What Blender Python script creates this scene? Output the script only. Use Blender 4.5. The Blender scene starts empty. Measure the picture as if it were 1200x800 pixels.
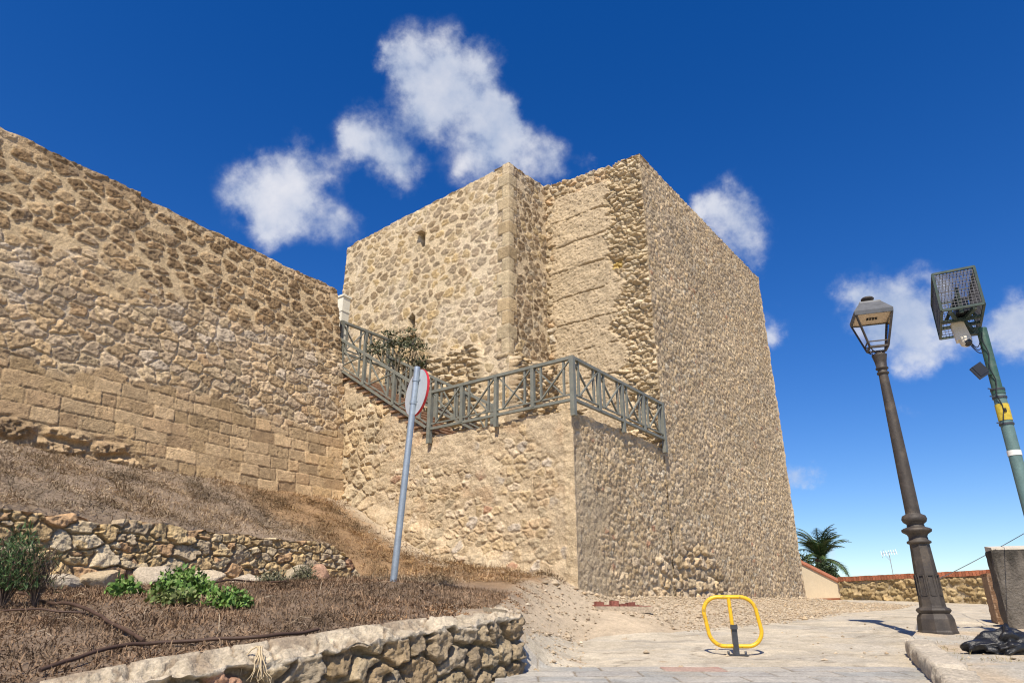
import bpy, bmesh, math, random
import numpy as np
from mathutils import Vector, Matrix

random.seed(7)
RNG = np.random.default_rng(11)
SC = bpy.context.scene
COL = SC.collection
R = math.radians

# ------------------------------------------------------------------ camera, sky, sun, exposure
PITCH = math.atan(0.4)
cam_d = bpy.data.cameras.new('camera'); cam = bpy.data.objects.new('camera', cam_d); COL.objects.link(cam)
cam_d.sensor_fit = 'HORIZONTAL'; cam_d.sensor_width = 36.0; cam_d.lens = 24.0
cam_d.clip_start = 0.05; cam_d.clip_end = 6000
cam.location = (0, 0, 0); cam.rotation_euler = (R(90) + PITCH, 0, 0)
SC.camera = cam
CP, SP = math.cos(PITCH), math.sin(PITCH)
def ray(u, v):
    xn, yn = (u - 600) / 800.0, (400 - v) / 800.0
    return np.array([xn, CP - yn * SP, SP + yn * CP])
def pt(u, v, y):                    # surveyed point of the place: photo bearing and distance
    d = ray(u, v); return d * (y / d[1])

SUN_EL, SUN_H = 52.0, (-0.20, -0.98)
sun_dir = Vector((SUN_H[0] * math.cos(R(SUN_EL)), SUN_H[1] * math.cos(R(SUN_EL)), math.sin(R(SUN_EL)))).normalized()
sl = bpy.data.lights.new('sun', 'SUN'); sl.energy = 4.8; sl.angle = R(0.53); sl.color = (1.0, 0.91, 0.76)
so = bpy.data.objects.new('sun', sl); COL.objects.link(so)
so.rotation_euler = sun_dir.to_track_quat('Z', 'Y').to_euler(); so.location = (-5, -20, 40)

SC.view_settings.view_transform = 'Standard'; SC.view_settings.look = 'None'
SC.view_settings.exposure = 0.42; SC.view_settings.gamma = 1.0
SC.view_settings.use_curve_mapping = False
SC.render.engine = 'CYCLES'; SC.cycles.filter_width = 1.15

def world():
    w = bpy.data.worlds.new('World'); SC.world = w; w.use_nodes = True
    nt = w.node_tree; N = nt.nodes; L = nt.links; N.clear()
    out = N.new('ShaderNodeOutputWorld'); bg = N.new('ShaderNodeBackground'); L.new(bg.outputs[0], out.inputs[0])
    bg.inputs[1].default_value = 0.085
    sky = N.new('ShaderNodeTexSky'); sky.sky_type = 'NISHITA'; sky.sun_disc = False
    sky.sun_elevation = R(SUN_EL); sky.sun_rotation = math.atan2(sun_dir.x, sun_dir.y)
    sky.altitude = 300; sky.air_density = 1.0; sky.dust_density = 0.25; sky.ozone_density = 3.5
    def math_(op, a, b=None, c=None, clamp=False):
        n = N.new('ShaderNodeMath'); n.operation = op; n.use_clamp = clamp
        for i, q in enumerate((a, b, c)):
            if q is None: continue
            if isinstance(q, (int, float)): n.inputs[i].default_value = q
            else: L.new(q, n.inputs[i])
        return n.outputs[0]
    tc = N.new('ShaderNodeTexCoord'); gen = tc.outputs['Generated']
    # deeper blue overhead than the raw model (polarised-looking autumn sky)
    hsv = N.new('ShaderNodeHueSaturation'); hsv.inputs['Saturation'].default_value = SKY_SAT; hsv.inputs['Value'].default_value = SKY_VAL
    hsv.inputs['Hue'].default_value = 0.5 + SKY_HUE
    L.new(sky.outputs[0], hsv.inputs['Color'])
    # warped direction for cloud outlines
    def noise(scale, detail, rough, lac=2.0, src=None):
        n = N.new('ShaderNodeTexNoise'); n.inputs['Scale'].default_value = scale; n.inputs['Detail'].default_value = detail
        n.inputs['Roughness'].default_value = rough; L.new(src or gen, n.inputs['Vector']); return n
    n1 = noise(9.0, 9.0, 0.64)
    wv = N.new('ShaderNodeVectorMath'); wv.operation = 'SUBTRACT'; L.new(n1.outputs['Color'], wv.inputs[0]); wv.inputs[1].default_value = (.5, .5, .5)
    ws = N.new('ShaderNodeVectorMath'); ws.operation = 'SCALE'; L.new(wv.outputs[0], ws.inputs[0]); ws.inputs['Scale'].default_value = 0.10
    wa = N.new('ShaderNodeVectorMath'); wa.operation = 'ADD'; L.new(gen, wa.inputs[0]); L.new(ws.outputs[0], wa.inputs[1])
    acc = None
    for (u, v, r, s) in CLOUDS:
        d = ray(u, v); ln = np.linalg.norm(d); d = d / ln
        rad = .93 * r / 800.0 / ln
        dn = N.new('ShaderNodeVectorMath'); dn.operation = 'DISTANCE'; L.new(wa.outputs[0], dn.inputs[0]); dn.inputs[1].default_value = tuple(d)
        q = math_('DIVIDE', dn.outputs['Value'], rad)
        q = math_('MULTIPLY', q, q)
        q = math_('MULTIPLY', q, -1.6)
        q = math_('EXPONENT', q)
        q = math_('MULTIPLY', q, s)
        acc = q if acc is None else math_('ADD', acc, q)
    n2 = noise(20.0, 6.0, 0.56)
    m = math_('MULTIPLY_ADD', n2.outputs['Fac'], 1.9, -0.95)
    dens = math_('ADD', acc, math_('MULTIPLY', m, math_('MINIMUM', math_('MULTIPLY', acc, 2.2), 1.0)))
    mr = N.new('ShaderNodeMapRange'); mr.interpolation_type = 'SMOOTHSTEP'; L.new(dens, mr.inputs[0])
    mr.inputs[1].default_value = 0.13; mr.inputs[2].default_value = 1.22; mr.inputs[3].default_value = 0.0; mr.inputs[4].default_value = 0.84
    n3 = noise(10.0, 6.0, 0.58)
    cr = N.new('ShaderNodeValToRGB'); L.new(n3.outputs['Fac'], cr.inputs[0])
    cr.color_ramp.elements[0].position = 0.3; cr.color_ramp.elements[0].color = (3.6, 4.5, 6.2, 1)
    cr.color_ramp.elements[1].position = 0.68; cr.color_ramp.elements[1].color = (7.9, 7.9, 8.2, 1)
    mix = N.new('ShaderNodeMixRGB'); L.new(mr.outputs[0], mix.inputs[0]); L.new(hsv.outputs[0], mix.inputs[1]); L.new(cr.outputs[0], mix.inputs[2])
    L.new(mix.outputs[0], bg.inputs[0])
SKY_SAT, SKY_VAL, SKY_HUE = 1.37, 1.24, 0.015
CLOUDS = [  # bearing in the photograph (u, v), angular radius, strength
    (508, 82, 58, 1.0), (468, 72, 30, .6), (548, 105, 58, .9), (588, 135, 40, .6), (500, 128, 50, .75), (450, 64, 16, .5),
    (438, 165, 46, .9), (470, 195, 36, .6), (410, 168, 24, .5), (560, 180, 46, .7), (602, 192, 52, .7), (645, 197, 34, .55), (590, 160, 36, .5),
    (335, 195, 46, .85), (308, 238, 50, .85), (345, 248, 48, .75), (325, 280, 34, .5), (398, 272, 36, .5), (380, 205, 28, .4),
    (690, 197, 22, .4), (785, 160, 14, .3),
    (850, 248, 44, .85), (880, 278, 36, .8), (832, 240, 26, .5), (888, 312, 28, .5), (898, 375, 30, .65), (905, 392, 18, .5),
    (1040, 360, 52, .95), (1078, 384, 50, .8), (1008, 360, 32, .6), (1095, 408, 36, .6), (1160, 388, 34, .55), (1190, 378, 46, .85), (1215, 395, 44, .8),
    (934, 557, 19, .7), (952, 561, 14, .4), (1065, 482, 17, .38), (966, 648, 16, .6), (1150, 578, 20, .28), (1185, 525, 16, .28), (1050, 420, 26, .3)]
world()

# ------------------------------------------------------------------ numpy noise
def _h(i, j, s):
    i = np.asarray(i).astype(np.int64); j = np.asarray(j).astype(np.int64)
    n = (i * 374761393 + j * 668265263 + int(s) * 974711 + 1013904223) & 0xFFFFFFFF
    n = ((n ^ (n >> 13)) * 1274126177) & 0xFFFFFFFF
    n = ((n ^ (n >> 16)) * 2246822519) & 0xFFFFFFFF
    n = (n ^ (n >> 15)) & 0xFFFFFF
    return n / float(0x1000000)
def noise2(x, y, s=0):
    x = np.asarray(x, float); y = np.asarray(y, float); x, y = np.broadcast_arrays(x, y)
    i = np.floor(x); j = np.floor(y); fx = x - i; fy = y - j
    ux = fx * fx * fx * (fx * (fx * 6 - 15) + 10); uy = fy * fy * fy * (fy * (fy * 6 - 15) + 10)
    def g(a, b, dx, dy):
        t = _h(a, b, s) * 2 * math.pi; return np.cos(t) * dx + np.sin(t) * dy
    n00 = g(i, j, fx, fy); n10 = g(i + 1, j, fx - 1, fy); n01 = g(i, j + 1, fx, fy - 1); n11 = g(i + 1, j + 1, fx - 1, fy - 1)
    return ((n00 * (1 - ux) + n10 * ux) * (1 - uy) + (n01 * (1 - ux) + n11 * ux) * uy) * 1.5
def fbm(x, y, s=0, o=4, g=0.5):
    a, t, f = 1.0, 0.0, 1.0
    for k in range(o):
        t = t + a * noise2(np.asarray(x) * f + 17.3 * k, np.asarray(y) * f - 9.1 * k, s + k); a *= g; f *= 2.03
    return t
def sst(a, b, x):
    t = np.clip((x - a) / (b - a), 0, 1); return t * t * (3 - 2 * t)
def voro(x, y, s, jit=0.85):
    """edge distance, cell hash ids (i, j), offset from the cell's point"""
    i0 = np.floor(x).astype(int); j0 = np.floor(y).astype(int)
    best = np.full(x.shape, 1e9); bi = np.zeros(x.shape, int); bj = np.zeros(x.shape, int); bx = np.zeros(x.shape); by = np.zeros(x.shape)
    def P(i, j):
        return i + .5 + jit * (_h(i, j, s) - .5) + .5 * ((j % 2) - .5) * ROWOFF, j + .5 + jit * .8 * (_h(i, j, s + 1) - .5)
    ROWOFF = 1.0
    for di in (-2, -1, 0, 1, 2):
        for dj in (-1, 0, 1):
            px, py = P(i0 + di, j0 + dj); d = (px - x) ** 2 + (py - y) ** 2
            m = d < best; best[m] = d[m]; bi[m] = (i0 + di)[m]; bj[m] = (j0 + dj)[m]; bx[m] = px[m]; by[m] = py[m]
    ed = np.full(x.shape, 1e9)
    for di in (-2, -1, 0, 1, 2):
        for dj in (-2, -1, 0, 1, 2):
            px, py = P(bi + di, bj + dj)
            ex, ey = px - bx, py - by; l = np.hypot(ex, ey)
            if di == 0 and dj == 0: continue
            d = ((px + bx) / 2 - x) * ex / l + ((py + by) / 2 - y) * ey / l
            ed = np.minimum(ed, d)
    return ed, bi, bj, x - bx, y - by
def lerp(a, b, t): return a + (b - a) * t
def c3(*c): return np.array(c, float)
def pal(h, cols):
    cols = np.array(cols, float); k = np.clip((h * len(cols)).astype(int), 0, len(cols) - 1); return cols[k]
def mixc(c, c2, t): return c + (c2 - c) * t[..., None]

# ------------------------------------------------------------------ masonry patterns: (u, v) metres -> height, colour
MORTAR = c3(.52, .42, .285)
P_TAN = [(.43, .325, .20), (.49, .375, .24), (.38, .285, .175), (.46, .345, .205), (.42, .335, .22), (.51, .405, .27)]
P_BROWN = [(.25, .18, .11), (.29, .21, .13), (.22, .155, .09), (.32, .235, .145), (.27, .205, .135)]
P_OCHRE = [(.46, .33, .17), (.50, .37, .20), (.42, .30, .16), (.49, .39, .25), (.42, .33, .22), (.45, .29, .16)]
P_GREY = [(.37, .295, .205), (.42, .335, .235), (.33, .26, .18), (.46, .37, .26), (.39, .30, .20)]
P_RUST = [(.38, .225, .14), (.34, .20, .13)]
def rubble(u, v, cw, ch, s, gap=.07, rnd=.22, relief=.05, pals=P_TAN, mort=MORTAR, rough=.3, drop=0.0, tilt=.5, warp=.13, rust=.0, rnd_k=0.0):
    x = u / cw + warp * fbm(u / cw * 1.1, v / ch * 1.1, s + 50, 3); y = v / ch + warp * fbm(u / cw * 1.1 + 40, v / ch * 1.1, s + 60, 3)
    ed, bi, bj, ox, oy = voro(x, y, s)
    h1, h2, h3, h4 = _h(bi, bj, s + 7), _h(bi, bj, s + 8), _h(bi, bj, s + 9), _h(bi, bj, s + 10)
    if rnd_k > 0:
        e2 = (.40 + .22 * h2) - np.hypot(ox * (.8 + .4 * h3), oy * (1.2 - .4 * h3)) * .92; e2 = e2 * rnd_k + ed * (1 - rnd_k)
        hh = np.clip(.5 + (e2 - ed) / .24, 0, 1); ed = e2 * (1 - hh) + ed * hh - .06 * hh * (1 - hh)
    ed = ed + .035 * fbm(x * 5, y * 5, s + 90, 3)
    g = gap * (.45 + 1.2 * h4)
    k = sst(g, g + rnd, ed)
    if drop > 0: k = k * (h3 > drop)
    flat = 1 - (1 - k) ** 2
    hgt = relief * flat * (.65 + .6 * h2) + relief * tilt * k * (ox * (h1 - .5) * 1.6 + oy * (h4 - .5) * 1.8)
    f = fbm(u * 9, v * 9, s + 20, 4, .6)
    hgt = hgt + relief * rough * f * (.35 + .65 * k)
    c = pal(h1, pals) * (.82 + .36 * h2)[..., None]
    if rust > 0: c = np.where((h3 > 1 - rust)[..., None], pal(h2, P_RUST), c)
    m = np.broadcast_to(np.asarray(mort, float), c.shape) * (1 + .10 * f)[..., None]
    kc = sst(g * .8, g + rnd * .35, ed)
    if drop > 0: kc = kc * (h3 > drop)
    return hgt, mixc(m, c * (1 + .18 * f)[..., None], kc), k, (h1, h2, h3)
def ashlar(u, v, bw, bh, s, gap=.012, relief=.028, pals=P_TAN, mort=MORTAR, rough=.35):
    v = v + .035 * fbm(u * .45, v * .6, s + 3, 3)
    rr = np.floor(v / bh + .25 * 0).astype(int); fv = v / bh - rr
    x = u / bw + _h(rr, 0 * rr, s) * 7.0
    i = np.floor(x).astype(int)
    def E(i): return i + .55 * (_h(i, rr, s + 2) - .5)
    lo = E(i); sh = (x < lo).astype(int); i = i - sh; up = E(i + 1); sh2 = (x >= up).astype(int); i = i + sh2
    lo, up = E(i), E(i + 1)
    wob = .014 * fbm(u * 6, v * 6, s + 31, 4)
    eu = np.minimum(x - lo, up - x) * bw + wob; ev = np.minimum(fv, 1 - fv) * bh + wob
    ed = np.minimum(eu, ev)
    h1, h2, h3 = _h(i, rr, s + 5), _h(i, rr, s + 6), _h(i, rr, s + 8)
    k = sst(gap * .3, gap * 2.2, ed)
    filled = sst(.05, .45, fbm(u * .9, v * 1.3, s + 77, 3))      # joints flush with mortar here and there
    f = fbm(u * 8, v * 8, s + 20, 4, .6)
    pit = np.clip(fbm(u * 16, v * 16, s + 41, 3) - .35, 0, 1)
    hgt = relief * lerp(k, 1.0, filled * .8) + .020 * (h2 - .5) + relief * rough * f * .6 - .03 * pit * (h3 > .45) + .012 * ((x - lo) / (up - lo) - .5) * (h1 - .5)
    c = pal(h1, pals) * (.76 + .46 * h2)[..., None] * (1 + .18 * f)[..., None]
    m = np.broadcast_to(np.asarray(mort, float), c.shape) * (1 + .1 * f)[..., None]
    return hgt, mixc(m, c, np.maximum(k, filled * .6)), k
def tapial(u, v, s, hh=.86):
    vv = v + .018 * fbm(u * 1.2, v * .4, s, 3) + .012 * fbm(u * 6, v * 6, s + 3, 2)
    fr = vv / hh - np.floor(vv / hh); e = np.minimum(fr, 1 - fr) * hh
    depth = sst(-.35, .3, fbm(u * 1.7, np.floor(vv / hh) * 3.1, s + 9, 3))
    f = fbm(u * 5, v * 5, s + 20, 5, .62); f2 = fbm(u * 1.3, v * 1.6, s + 33, 3)
    g = (1 - sst(.004, .034, e)) * depth
    row = _h(np.floor(vv / hh).astype(int), 0 * np.floor(vv).astype(int), s + 4)
    pit = np.clip(fbm(u * 13, v * 15, s + 41, 3) - .22, 0, 1)
    hgt = .06 - .085 * g + .016 * f + .022 * f2 + .03 * (row - .5) - .05 * pit
    c = c3(.47, .37, .245) * (1 + .16 * f + .08 * f2 + .10 * (row - .5))[..., None]
    return hgt, c

# ------------------------------------------------------------------ materials
def mat(name, rough=.9, metal=0.0, base=None, attr=False, nscale=(6, 40), namt=(.14, .22), bump=0.0, bscale=60.0, spec=.25, bdist=.01, tint2=None, tfac=None, vec='Object'):
    m = bpy.data.materials.new(name); m.use_nodes = True
    nt = m.node_tree; N = nt.nodes; L = nt.links; b = N['Principled BSDF']
    b.inputs['Roughness'].default_value = rough; b.inputs['Metallic'].default_value = metal
    b.inputs['Specular IOR Level'].default_value = spec
    tc = N.new('ShaderNodeTexCoord')
    if attr:
        a = N.new('ShaderNodeAttribute'); a.attribute_name = 'Col'; src = a.outputs['Color']
    else:
        r = N.new('ShaderNodeRGB'); r.outputs[0].default_value = (*base, 1); src = r.outputs[0]
    for sc_, am in zip(nscale, namt):
        if am <= 0: continue
        n = N.new('ShaderNodeTexNoise'); n.inputs['Scale'].default_value = sc_; n.inputs['Detail'].default_value = 4; n.inputs['Roughness'].default_value = .6
        L.new(tc.outputs[vec], n.inputs['Vector'])
        mr = N.new('ShaderNodeMapRange'); L.new(n.outputs['Fac'], mr.inputs[0])
        mr.inputs[1].default_value = .28; mr.inputs[2].default_value = .72; mr.inputs[3].default_value = 1 - am; mr.inputs[4].default_value = 1 + am
        vm = N.new('ShaderNodeVectorMath'); vm.operation = 'SCALE'; L.new(src, vm.inputs[0]); L.new(mr.outputs[0], vm.inputs['Scale']); src = vm.outputs[0]
    if tint2 is not None:
        n = N.new('ShaderNodeTexNoise'); n.inputs['Scale'].default_value = tfac[0]; n.inputs['Detail'].default_value = 6; n.inputs['Roughness'].default_value = .65
        L.new(tc.outputs[vec], n.inputs['Vector'])
        mr = N.new('ShaderNodeMapRange'); L.new(n.outputs['Fac'], mr.inputs[0]); mr.inputs[1].default_value = tfac[1]; mr.inputs[2].default_value = tfac[2]
        mr.inputs[4].default_value = tfac[3] if len(tfac) > 3 else 1.0
        mx = N.new('ShaderNodeMixRGB'); L.new(mr.outputs[0], mx.inputs[0]); L.new(src, mx.inputs[1]); mx.inputs[2].default_value = (*tint2, 1); src = mx.outputs[0]
    L.new(src, b.inputs['Base Color'])
    if bump > 0:
        n = N.new('ShaderNodeTexNoise'); n.inputs['Scale'].default_value = bscale; n.inputs['Detail'].default_value = 6; n.inputs['Roughness'].default_value = .65
        L.new(tc.outputs[vec], n.inputs['Vector'])
        bp = N.new('ShaderNodeBump'); bp.inputs['Strength'].default_value = bump; bp.inputs['Distance'].default_value = bdist
        L.new(n.outputs['Fac'], bp.inputs['Height']); L.new(bp.outputs[0], b.inputs['Normal'])
    return m
M = {}
M['stone'] = mat('weathered_stone', .92, attr=True, nscale=(2.2, 16, 48), namt=(.12, .20, .26), bump=1.0, bscale=32, bdist=.025)
M['ground'] = mat('earth', .95, attr=True, nscale=(1.3, 10, 46), namt=(.12, .16, .26), bump=.9, bscale=40, bdist=.02)
M['twig'] = mat('dry_twigs', .9, attr=True, nscale=(20,), namt=(.12,))
M['leaf'] = mat('leaf', .6, attr=True, nscale=(30,), namt=(.15,), spec=.3)
M['paint_rail'] = mat('greenish_grey_painted_metal', .55, 0.0, (.165, .17, .145), nscale=(7, 45), namt=(.2, .15), spec=.4, tint2=(.25, .225, .175), tfac=(9, .52, .72, .7))
M['galv'] = mat('galvanised_steel', .45, .55, (.36, .41, .46), nscale=(9, 60), namt=(.15, .12), spec=.5)
M['alu'] = mat('sign_back_grey', .5, .2, (.50, .54, .58), nscale=(5, 40), namt=(.08, .06), spec=.4)
M['sign_red'] = mat('sign_red', .45, 0, (.50, .03, .04), nscale=(12,), namt=(.12,), spec=.4)
M['sign_white'] = mat('sign_white', .45, 0, (.75, .75, .74), nscale=(12,), namt=(.05,), spec=.4)
M['iron'] = mat('cast_iron', .6, .15, (.055, .046, .040), nscale=(8, 60), namt=(.25, .2), bump=.35, bscale=50, spec=.45, tint2=(.16, .125, .09), tfac=(5, .50, .75, .65))
M['lantern_roof'] = mat('lantern_roof', .55, .3, (.10, .105, .115), nscale=(10,), namt=(.2,), spec=.4)
M['lantern_cream'] = mat('lantern_cream', .6, 0, (.62, .50, .36), nscale=(10,), namt=(.1,))
M['dark'] = mat('dark_gap', .8, 0, (.03, .027, .024), nscale=(20,), namt=(.2,))
M['green_paint'] = mat('green_pole_paint', .5, .1, (.04, .095, .075), nscale=(6, 45), namt=(.22, .15), spec=.45, tint2=(.17, .21, .18), tfac=(7, .5, .75, .55))
M['cage_paint'] = mat('dark_cage_paint', .55, .15, (.038, .062, .055), nscale=(9, 45), namt=(.25, .15), spec=.4, tint2=(.11, .075, .05), tfac=(8, .55, .75, .6))
M['teal_paint'] = mat('faded_teal_paint', .55, .1, (.115, .19, .185), nscale=(6, 45), namt=(.18, .12), spec=.4)
M['wire'] = mat('rusty_wire', .6, .4, (.11, .11, .12), nscale=(15,), namt=(.3,))
M['cam_white'] = mat('camera_shell', .4, 0, (.62, .57, .48), nscale=(8,), namt=(.1,), spec=.45)
M['black_plastic'] = mat('black_plastic', .35, 0, (.02, .02, .022), nscale=(10,), namt=(.2,), spec=.5)
M['bag'] = mat('bin_bag', .34, 0, (.014, .014, .016), nscale=(14,), namt=(.2,), bump=.6, bscale=11, bdist=.03, spec=.45)
M['yellow'] = mat('yellow_enamel', .38, 0, (.76, .44, .02), nscale=(10, 60), namt=(.08, .07), spec=.45, tint2=(.30, .20, .05), tfac=(20, .555, .62, .8))
M['sticker'] = mat('sticker_yellow', .5, 0, (.52, .39, .05), nscale=(10,25), namt=(.15,.2))
M['paper'] = mat('sticker_white', .6, 0, (.72, .71, .68), nscale=(10,), namt=(.06,))
M['cream'] = mat('cream_render', .85, 0, (.80, .67, .48), nscale=(1.5, 14), namt=(.06, .06), bump=.2, bscale=40)
M['cream_post'] = mat('cream_pillar_paint', .8, 0, (.70, .66, .54), nscale=(3, 22), namt=(.07, .08), bump=.2, bscale=40)
M['brick'] = mat('red_brick', .85, 0, (.34, .13, .07), nscale=(9, 50), namt=(.25, .2), bump=.4, bscale=60)
M['concrete_old'] = mat('blackened_concrete', .9, 0, (.21, .19, .165), nscale=(2.2, 14, 60), namt=(.28, .22, .15), bump=.6, bscale=30, bdist=.02, tint2=(.065, .058, .05), tfac=(2.6, .47, .68, .8))
M['concrete_top'] = mat('pale_concrete', .9, 0, (.55, .50, .42), nscale=(5, 40), namt=(.1, .1), bump=.4, bscale=40)
M['steps'] = mat('terracotta_step', .85, 0, (.30, .185, .115), nscale=(7, 40), namt=(.25, .2), bump=.4, bscale=40)
M['hose'] = mat('irrigation_pipe', .6, 0, (.075, .045, .032), nscale=(10,), namt=(.3,))
M['bark'] = mat('palm_bark', .9, 0, (.13, .09, .06), nscale=(8, 40), namt=(.3, .2), bump=.6, bscale=20)
M['iron_dark'] = mat('lock_post_steel', .45, .5, (.07, .072, .08), nscale=(12,), namt=(.3,), spec=.5)
M['antenna'] = mat('antenna_metal', .4, .6, (.42, .42, .42), nscale=(12,), namt=(.1,))
def glass():
    m = bpy.data.materials.new('clear_glass'); m.use_nodes = True; b = m.node_tree.nodes['Principled BSDF']
    b.inputs['Transmission Weight'].default_value = 1.0; b.inputs['Roughness'].default_value = 0.02; b.inputs['IOR'].default_value = 1.03
    b.inputs['Base Color'].default_value = (.96, .97, .98, 1); return m
M['glass'] = glass()

# ------------------------------------------------------------------ object helpers
def tag(o, label=None, cat=None, group=None, kind=None):
    if label: o['label'] = label
    if cat: o['category'] = cat
    if group: o['group'] = group
    if kind: o['kind'] = kind
    return o
def empty(name, loc=(0, 0, 0), rz=0.0):
    o = bpy.data.objects.new(name, None); COL.objects.link(o); o.location = tuple(loc); o.rotation_euler = (0, 0, rz); o.empty_display_size = .2
    return o
class MB:
    """collects grids and solids in world space; build() links them as ONE mesh object"""
    def __init__(self): self.v = []; self.f = []; self.c = []; self.n = 0; self.sm = []
    def add(self, V, F, col=(.4, .32, .22), smooth=True):
        V = np.asarray(V, float).reshape(-1, 3); col = np.asarray(col, float)
        C = np.broadcast_to(col, V.shape) if col.ndim == 1 else col.reshape(-1, 3)
        self.v.append(V); self.c.append(C)
        for f in F: self.f.append((np.asarray(f, np.int64) + self.n)); self.sm.append(np.full(len(f), smooth))
        self.n += len(V)
    def grid(self, Pg, Cg=(.4, .32, .22), flip=False, smooth=True, keep=None):
        nv, nu = Pg.shape[:2]; idx = np.arange(nv * nu).reshape(nv, nu)
        q = np.stack([idx[:-1, :-1], idx[:-1, 1:], idx[1:, 1:], idx[1:, :-1]], -1)
        if keep is not None: q = q[keep]
        q = q.reshape(-1, 4)
        if flip: q = q[:, ::-1]
        self.add(Pg.reshape(-1, 3), [q], np.asarray(Cg).reshape(-1, 3) if np.ndim(Cg) > 1 else Cg, smooth)
    def poly(self, pts, faces, col=(.4, .32, .22), smooth=False):
        self.add(pts, [np.array([f]) for f in faces], col, smooth)
    def box(self, c, sx, sy, sz, ax=(1, 0, 0), ay=None, col=(.4, .32, .22), taper=1.0, bev=0.0):
        ax = Vector(ax).normalized(); az = Vector((0, 0, 1))
        if ay is None: ay = az.cross(ax).normalized() if abs(ax.z) < .999 else Vector((0, 1, 0))
        else: ay = Vector(ay).normalized()
        az = ax.cross(ay).normalized(); c = Vector(c); b = []
        for k, t in ((-1, 1), (1, taper)):
            for i, j in ((-1, -1), (1, -1), (1, 1), (-1, 1)):
                b.append(c + ax * (i * sx / 2 * t) + ay * (j * sy / 2 * t) + az * (k * sz / 2))
        self.poly([tuple(p) for p in b], [(3, 2, 1, 0), (4, 5, 6, 7), (0, 1, 5, 4), (1, 2, 6, 5), (2, 3, 7, 6), (3, 0, 4, 7)], col)
    def bar(self, p, q, w, h=None, up=(0, 0, 1), col=(.4, .4, .4)):
        p, q = Vector(p), Vector(q); d = (q - p); l = d.length; d.normalize(); u = Vector(up)
        if abs(d.dot(u)) > .98: u = Vector((SUN_H[1], -SUN_H[0], 0)) if False else Vector((.602, .7985, 0))
        s = u.cross(d).normalized(); self.box((p + q) / 2, l, w, h or w, d, s, col)
    def tube(self, pts, r, n=10, col=(.4, .4, .4), caps=True, closed=False):
        P = [Vector(p) for p in pts]; m = len(P); rs = r if isinstance(r, (list, tuple, np.ndarray)) else [r] * m
        V = []; prev = None
        for i, p in enumerate(P):
            a = P[(i - 1) % m] if (i > 0 or closed) else p; b = P[(i + 1) % m] if (i < m - 1 or closed) else p
            d = (b - a).normalized()
            if prev is None:
                ref = Vector((0, 0, 1)) if abs(d.z) < .9 else Vector((1, 0, 0)); s = ref.cross(d).normalized()
            else: s = (prev - d * prev.dot(d)).normalized()
            prev = s; t = d.cross(s)
            for k in range(n):
                an = 2 * math.pi * k / n; V.append(tuple(p + s * (math.cos(an) * rs[i]) + t * (math.sin(an) * rs[i])))
        F = []; mm = m if closed else m - 1
        for i in range(mm):
            i2 = (i + 1) % m
            for k in range(n): F.append((i * n + k, i * n + (k + 1) % n, i2 * n + (k + 1) % n, i2 * n + k))
        self.add(V, [np.array(F)], col)
        if caps and not closed:
            self.add(V[:n], [np.array([list(range(n))[::-1]])], col, False); self.add(V[-n:], [np.array([list(range(n))])], col, False)
    def lathe(self, base, prof, n=24, ang=0.0, col=(.4, .4, .4), smooth=True, square=False):
        b = np.asarray(base, float); V = []
        for r, z in prof:
            for k in range(n):
                an = 2 * math.pi * k / n + ang; V.append((b[0] + r * math.cos(an), b[1] + r * math.sin(an), b[2] + z))
        F = []
        for i in range(len(prof) - 1):
            for k in range(n): F.append((i * n + k, i * n + (k + 1) % n, (i + 1) * n + (k + 1) % n, (i + 1) * n + k))
        self.add(V, [np.array(F)], col, smooth)
        self.add(V[:n], [np.array([list(range(n))[::-1]])], col, False); self.add(V[-n:], [np.array([list(range(n))])], col, False)
    def build(self, name, m, parent=None, angle=None):
        V = np.concatenate(self.v); C = np.concatenate(self.c); me = bpy.data.meshes.new(name)
        o = bpy.data.objects.new(name, me); COL.objects.link(o)
        off = Vector((0, 0, 0))
        if parent is not None:
            o.parent = parent; inv = Matrix.Identity(4); pp = parent
            while pp is not None: inv = Matrix.Translation(pp.location) @ pp.rotation_euler.to_matrix().to_4x4() @ inv; pp = pp.parent
           
            A = np.array(inv.inverted()); V = V @ A[:3, :3].T + A[:3, 3]
        sizes = np.concatenate([np.full(len(f), f.shape[1]) for f in self.f]); loops = np.concatenate([f.ravel() for f in self.f]); sm = np.concatenate(self.sm)
        me.vertices.add(len(V)); me.vertices.foreach_set('co', V.ravel().astype(np.float32))
        me.loops.add(len(loops)); me.loops.foreach_set('vertex_index', loops.astype(np.int32))
        me.polygons.add(len(sizes)); st = np.concatenate([[0], np.cumsum(sizes)[:-1]])
        me.polygons.foreach_set('loop_start', st.astype(np.int32)); me.polygons.foreach_set('loop_total', sizes.astype(np.int32))
        me.polygons.foreach_set('use_smooth', sm.astype(bool))
        at = me.color_attributes.new('Col', 'FLOAT_COLOR', 'POINT')
        at.data.foreach_set('color', np.concatenate([np.clip(C, 0, 1), np.ones((len(C), 1))], 1).ravel().astype(np.float32))
        me.materials.append(m); me.update(calc_edges=True); me.validate()
        return o
def center(o):          # put a mesh thing's origin at the base of its geometry
    n = len(o.data.vertices); V = np.empty(n * 3, np.float32); o.data.vertices.foreach_get('co', V); V = V.reshape(-1, 3)
    c = np.array([V[:, 0].mean(), V[:, 1].mean(), V[:, 2].min()]); V -= c; o.data.vertices.foreach_set('co', V.ravel()); o.location = tuple(c); o.data.update(); return o
def Z3(p, z): return np.array([p[0], p[1], z], float)

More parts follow.
